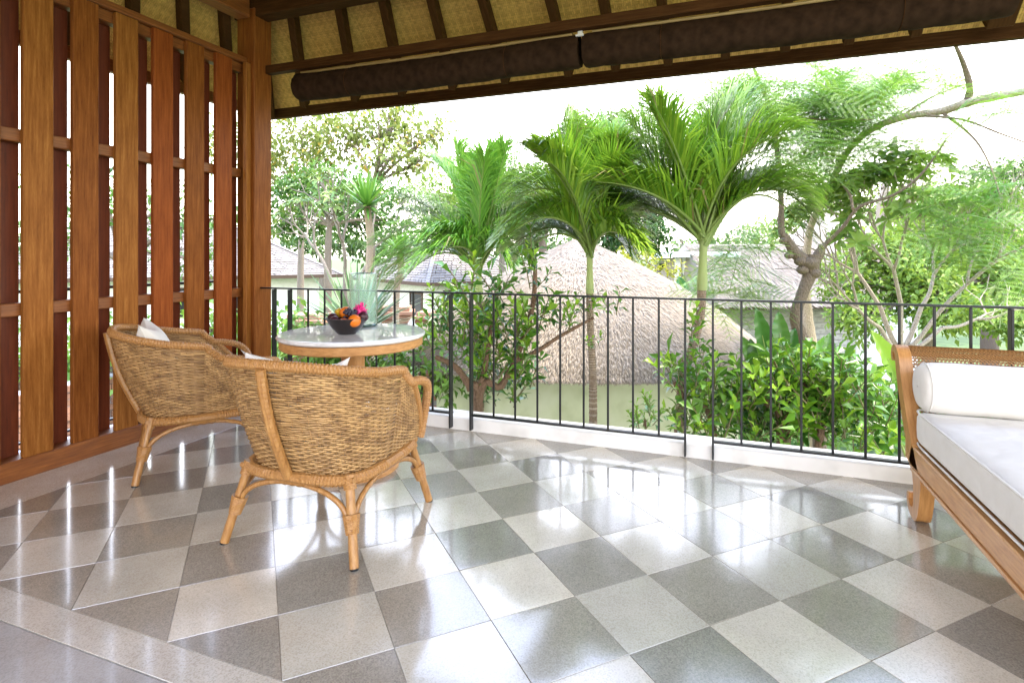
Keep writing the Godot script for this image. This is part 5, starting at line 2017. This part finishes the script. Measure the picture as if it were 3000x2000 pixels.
	for q in far:
		var dd := 62.0 + rnd(-8, 14)
		tree("distant_tree", "distant hazy tree on the skyline " + q[2], dd, [[q[0], 770], [q[0], 745]], 0.4, [[q[0], q[1] + 20, 95, 30, 0], [q[0] + 80, q[1] + 30, 70, 25, 2], [q[0] - 80, q[1] + 30, 75, 26, -2]], 2.2, 0.9, 0.4, [Color(0.05, 0.10, 0.03), Color(0.13, 0.2, 0.06)], Color(0.2, 0.17, 0.14), "tree", 3)
	for q in [[2585, 560, 400], [2650, 600, 430]]:
		var s := Shape.new()
		s.col = Color(0.36, 0.3, 0.24)
		var a := at(q[0], q[1] + 260, 20.0)
		s.tube(spline([Vector3(a.x, GARDEN, a.z), at(q[0], q[1] + 80, 20), at(q[0] + 8, q[1], 20), at(q[0] + 40, q[2], 20)], 6), range(19).map(func(i): return lerpf(0.24, 0.07, i / 18.0)), 9)
		var o := obj("bare_trunk", s, M.bark)
		tag(o, "pale pruned bare trunk far behind the crooked tree, " + ("the nearer to it" if q[0] == 2585 else "the one further right"), "tree")
	# frangipanis with bare forked branches
	frangipani("bare grey frangipani with tangled forked branches in front of the shingled villa", 9.0, [1010, 900], [[960, 800, 900, 690, 0.2, 0.42, 0.032, 4], [1010, 790, 1000, 680, -0.3, 0.42, 0.032, 4], [1060, 800, 1110, 700, 0.2, 0.42, 0.03, 4], [1090, 820, 1180, 760, -0.2, 0.38, 0.028, 3]], Color(0.30, 0.26, 0.22), 6, 0.16, [Color(0.09, 0.17, 0.03), Color(0.24, 0.32, 0.07)])
	frangipani("pale barked frangipani with spreading branches and light green leaf tufts above the daybed", 6.3, [2640, 1040], [[2580, 900, 2480, 760, 0.2, 0.42, 0.023, 5], [2640, 890, 2610, 760, -0.3, 0.42, 0.023, 5], [2700, 900, 2760, 760, 0.3, 0.42, 0.023, 5], [2740, 930, 2880, 800, -0.3, 0.44, 0.022, 5], [2580, 960, 2440, 860, -0.4, 0.4, 0.02, 4], [2760, 960, 2960, 930, 0.2, 0.44, 0.02, 4]], Color(0.42, 0.36, 0.29), 8, 0.19, [Color(0.11, 0.22, 0.03), Color(0.30, 0.42, 0.07)])
	# spiky plants
	for q in [[1075, 606, 8.0, 0.62, 100, 1080, 860, "taller spiky headed dracaena left of the left palm"], [1172, 738, 8.2, 0.42, 70, 1160, 900, "shorter spiky headed dracaena under the left palm's fronds"]]:
		var y := thing("dracaena", q[7], "plant")
		var m := at(q[0], q[1], q[2])
		var f := at(q[5], q[6], q[2])
		var s := Shape.new()
		s.col = Color(0.42, 0.33, 0.24)
		s.tube(spline([Vector3(f.x, GARDEN, f.z), f, f.lerp(m, 0.6) + Vector3(0.04, 0, 0), m], 6), 0.05, 9)
		obj("trunk", s, M.bark, y)
		rosette(y, "leaf", m, q[4], q[3], 0.042, -0.45, [Color(0.05, 0.16, 0.02), Color(0.17, 0.32, 0.05)], 0.15)
	var ag := thing("furcraea", "large spiky striped rosette plant standing behind the glass vase", "plant")
	rosette(ag, "leaf", at(1048, 985, 6.6), 110, 0.95, 0.062, -0.15, [Color(0.03, 0.10, 0.022), Color(0.27, 0.36, 0.18)], 0.2)
	var s2 := Shape.new()
	s2.col = Color(0.3, 0.22, 0.15)
	var b := at(1048, 990, 6.6)
	s2.tube([Vector3(b.x, GARDEN, b.z), b], 0.09, 9)
	obj("trunk", s2, M.bark, ag)

# ---------------------------------------------------------------- shrubs close to the railing
func make_sprays(l: float, cols: Array, count: int, upright: float) -> Array:
	var out := []
	for v in 4:
		var s := Shape.new()
		var h := l * 1.7
		s.col = Color(0.16, 0.14, 0.06)
		s.tube([Vector3.ZERO, Vector3(0.01, h * 0.5, 0.006), Vector3(0, h, 0)], [0.0055, 0.0045, 0.003], 5)
		for i in count:
			var t := lerpf(0.12, 1.0, float(i) / (count - 1))
			var a := i * 2.4 + v
			var e := Vector3(cos(a), lerpf(upright * 0.35, upright * 1.5, t), sin(a)).normalized()
			s.col = cols[0].lerp(cols[1], clampf(t * 0.7 + rnd(0, 0.35), 0, 1))
			s.leaf(Vector3(0, h * t, 0), e, Vector3.UP, l * rnd(0.5, 1.15), l * rnd(0.22, 0.36), rnd(0.05, 0.4))
			if rng.randf() < 0.04:
				s.col = Color(0.34, 0.25, 0.06)
		out.append(s.done())
	return out

func shrub(label: String, root: Vector3, areas: Array, sprays: Array, stems: Array, d: float) -> void:
	var t := thing("garden_shrub", label, "shrub")
	for q in stems:
		var pts := []
		for e in q[0]:
			pts.append(at(e[0], e[1], d + (e[2] if e.size() > 2 else 0.0)))
		if q.size() > 2:
			pts.insert(0, root)
		var pp := spline(pts, 6)
		var s := Shape.new()
		s.col = Color(0.20, 0.125, 0.075)
		s.tube(pp, range(pp.size()).map(func(i): return q[1] * lerpf(1.25, 0.6, float(i) / pp.size()) * (1.0 + 0.12 * sin(i * 2.3))), 8)
		obj("stem", s, M.bark, t)
	# [px, py, half width, half height, depth offset, how many, size]
	for q in areas:
		for i in q[5]:
			var deepness := rnd(-0.28, 0.4)
			var pick := rng.randi() % sprays.size()
			if deepness > 0.12 and sprays.size() > 4:
				pick = 4 + rng.randi() % (sprays.size() - 4)
			var o := obj("spray", sprays[pick], M.leaf_glossy, t)
			var a := rnd(0, TAU)
			var r := sqrt(rng.randf())
			o.position = at(q[0] + cos(a) * r * q[2], q[1] + sin(a) * r * q[3], d + q[4] + deepness)
			o.rotation = Vector3(rnd(-0.7, 0.7), rnd(0, TAU), rnd(-0.7, 0.7))
			o.scale = Vector3.ONE * rnd(0.8, 1.15) * q[6]

func big_leaf(parent: Node, b: Vector3, tip: Vector3, wide: float, bend: float, col: Color) -> void:
	var s := Shape.new()
	s.col = col
	var ax := tip - b
	var l := ax.length()
	var dir := ax / l
	var side := dir.cross(Vector3(rnd(-0.4, 0.4), 0.25, rnd(0.7, 1.3))).normalized()
	var nn := side.cross(dir).normalized()
	var rows := []
	for i in 15:
		var t := i / 14.0
		var w := wide * pow(sin(PI * clampf(pow(t, 0.8) * 0.94 + 0.05, 0, 1)), 0.7) * 0.5
		var c := b + dir * l * t - nn * bend * l * t * t
		var row := []
		for j in 7:
			var u := (j - 3) / 3.0
			row.append(c + side * w * u + nn * (absf(u) * w * 0.35 + 0.01 * sin(t * 30.0) * absf(u)))
		rows.append(row)
	s.sheet(rows, nn)
	s.col = Color(0.3, 0.38, 0.12)
	s.tube([b - dir * l * 0.35 + Vector3(0, -0.1, 0), b, b + dir * l * 0.5 - nn * bend * l * 0.25], [0.014, 0.01, 0.005], 5)
	obj("leaf", s, M.leaf_glossy, parent)

func build_shrubs() -> void:
	var fresh := make_sprays(0.16, [Color(0.05, 0.165, 0.014), Color(0.27, 0.46, 0.035)], 10, 0.9)
	var glossy := make_sprays(0.18, [Color(0.022, 0.09, 0.014), Color(0.12, 0.27, 0.028)], 8, 0.55)
	var d := 4.5
	var r := at(1410, 1250, d)
	shrub("leafy shrub with a gnarled brown stem, behind the railing right of the marble table", Vector3(r.x, GARDEN, r.z), [[1420, 890, 60, 60, 0, 11, 1.0], [1430, 1000, 80, 70, 0.1, 22, 1.0], [1300, 920, 40, 60, 0.1, 9, 0.8], [1450, 1150, 90, 60, 0.2, 22, 1.0], [1530, 980, 55, 70, -0.1, 13, 1.0], [1400, 1080, 70, 60, 0.3, 14, 1.0], [1568, 810, 18, 70, 0, 6, 0.9], [1290, 1010, 40, 50, 0.2, 8, 0.8], [1530, 1120, 40, 50, 0, 5, 0.9], [1640, 965, 60, 22, -0.1, 6, 0.7], [1745, 925, 75, 16, -0.1, 7, 0.6], [1740, 1020, 50, 12, 0, 3, 0.5]], fresh + glossy.slice(0, 2), [[[[1400, 1215], [1378, 1140], [1335, 1075], [1275, 1045]], 0.032, 1], [[[1400, 1215], [1470, 1130], [1520, 1030], [1560, 900], [1568, 790]], 0.028, 1], [[[1500, 1060], [1570, 1030], [1640, 985], [1740, 930]], 0.018], [[[1390, 1180], [1420, 1080], [1440, 950]], 0.024]], d)
	d = 4.2
	r = at(2290, 1330, d)
	shrub("broad glossy leaved shrub behind the railing left of the daybed", Vector3(r.x, GARDEN, r.z), [[2310, 1130, 120, 28, 0.1, 22, 0.95], [2180, 1200, 150, 60, 0, 38, 1.0], [2380, 1180, 130, 65, 0, 40, 1.0], [2280, 1250, 210, 70, 0.1, 75, 1.0], [2200, 1330, 200, 40, -0.1, 22, 1.0], [2020, 1180, 60, 70, 0, 13, 0.85], [2045, 1050, 22, 90, 0.1, 7, 0.75], [2480, 1230, 130, 90, 0, 32, 1.0], [2480, 1140, 90, 40, 0.2, 15, 0.95], [1985, 1110, 40, 40, -0.1, 5, 0.8], [2040, 1250, 70, 50, 0, 10, 0.9], [2570, 1300, 90, 50, 0, 14, 1.0]], fresh + glossy, [[[[2290, 1300], [2250, 1180], [2200, 1090]], 0.03, 1], [[[2300, 1300], [2350, 1180], [2370, 1080]], 0.035, 1], [[[2100, 1290], [2030, 1200], [1975, 1120]], 0.022, 1], [[[2400, 1300], [2450, 1180], [2470, 1080]], 0.025, 1]], d)
	r = at(1850, 1350, 5.0)
	shrub("low young shrub at the foot of the hut wall", Vector3(r.x, GARDEN, r.z), [[1880, 1255, 40, 22, 0, 6, 0.7], [1915, 1230, 20, 20, 0, 3, 0.7]], fresh, [[[[1890, 1300], [1885, 1250]], 0.01, 1]], 5.0)
	# banana-like clumps
	var c := thing("heliconia_clump", "clump of broad upright banana-like leaves under the crooked tree", "plant")
	for q in [[2215, 1075, 2172, 985], [2250, 1060, 2220, 905], [2290, 1040, 2283, 912], [2240, 1080, 2205, 1040], [2300, 1090, 2330, 960], [2270, 1090, 2240, 960], [2230, 1110, 2200, 1000], [2330, 1080, 2370, 1000], [2410, 1070, 2435, 975], [2320, 1100, 2300, 985], [2350, 1100, 2400, 1020], [2260, 1110, 2270, 1010]]:
		var dd := 5.2 + rnd(-0.3, 0.3)
		big_leaf(c, at(q[0], q[1], dd), at(q[2], q[3], dd + rnd(-0.15, 0.15)), rnd(0.13, 0.2), rnd(-0.1, 0.25), Color(0.04, 0.13, 0.02).lerp(Color(0.17, 0.33, 0.06), rng.randf()))
	c = thing("banana_plant", "tall single banana leaf rising behind the hut's roof", "plant")
	big_leaf(c, at(2000, 870, 8.6), at(1992, 810, 8.6), 0.2, 0.1, Color(0.03, 0.14, 0.03))
	c = thing("heliconia_clump", "bright green broad leaves between the shrub and the daybed's head", "plant")
	for q in [[2630, 1120, 2590, 985], [2650, 1200, 2640, 1050], [2600, 1260, 2560, 1160], [2640, 1300, 2560, 1210], [2660, 1240, 2700, 1120], [2610, 1330, 2530, 1290], [2690, 1190, 2740, 1080]]:
		big_leaf(c, at(q[0], q[1], 4.7), at(q[2], q[3], 4.6 + rnd(-0.2, 0.2)), rnd(0.14, 0.2), rnd(-0.1, 0.2), Color(0.10, 0.26, 0.03).lerp(Color(0.28, 0.44, 0.05), rng.randf()))
	# low planting that covers the garden soil
	var s := Shape.new()
	for i in 5200:
		var p := at(rnd(-200, 3100), 900, rnd(5.0, 15.0))
		p.y = GARDEN + rnd(0.02, 0.3)
		if absf(p.x + 0.5) < 0.0:
			continue
		s.col = Color(0.04, 0.11, 0.015).lerp(Color(0.18, 0.30, 0.04), rng.randf())
		for k in 3:
			s.leaf(p + Vector3(rnd(-0.15, 0.15), rnd(-0.05, 0.1), rnd(-0.15, 0.15)), (rdir() + Vector3(0, 0.7, 0)).normalized(), Vector3(0.2, 0.3, 0.93), rnd(0.15, 0.3), 0.07, 0.2)
	var go := obj("ground_cover", s, M.leaf)
	stuff(go)
	tag(go, "low leafy ground cover spread over the garden soil", "ground cover")
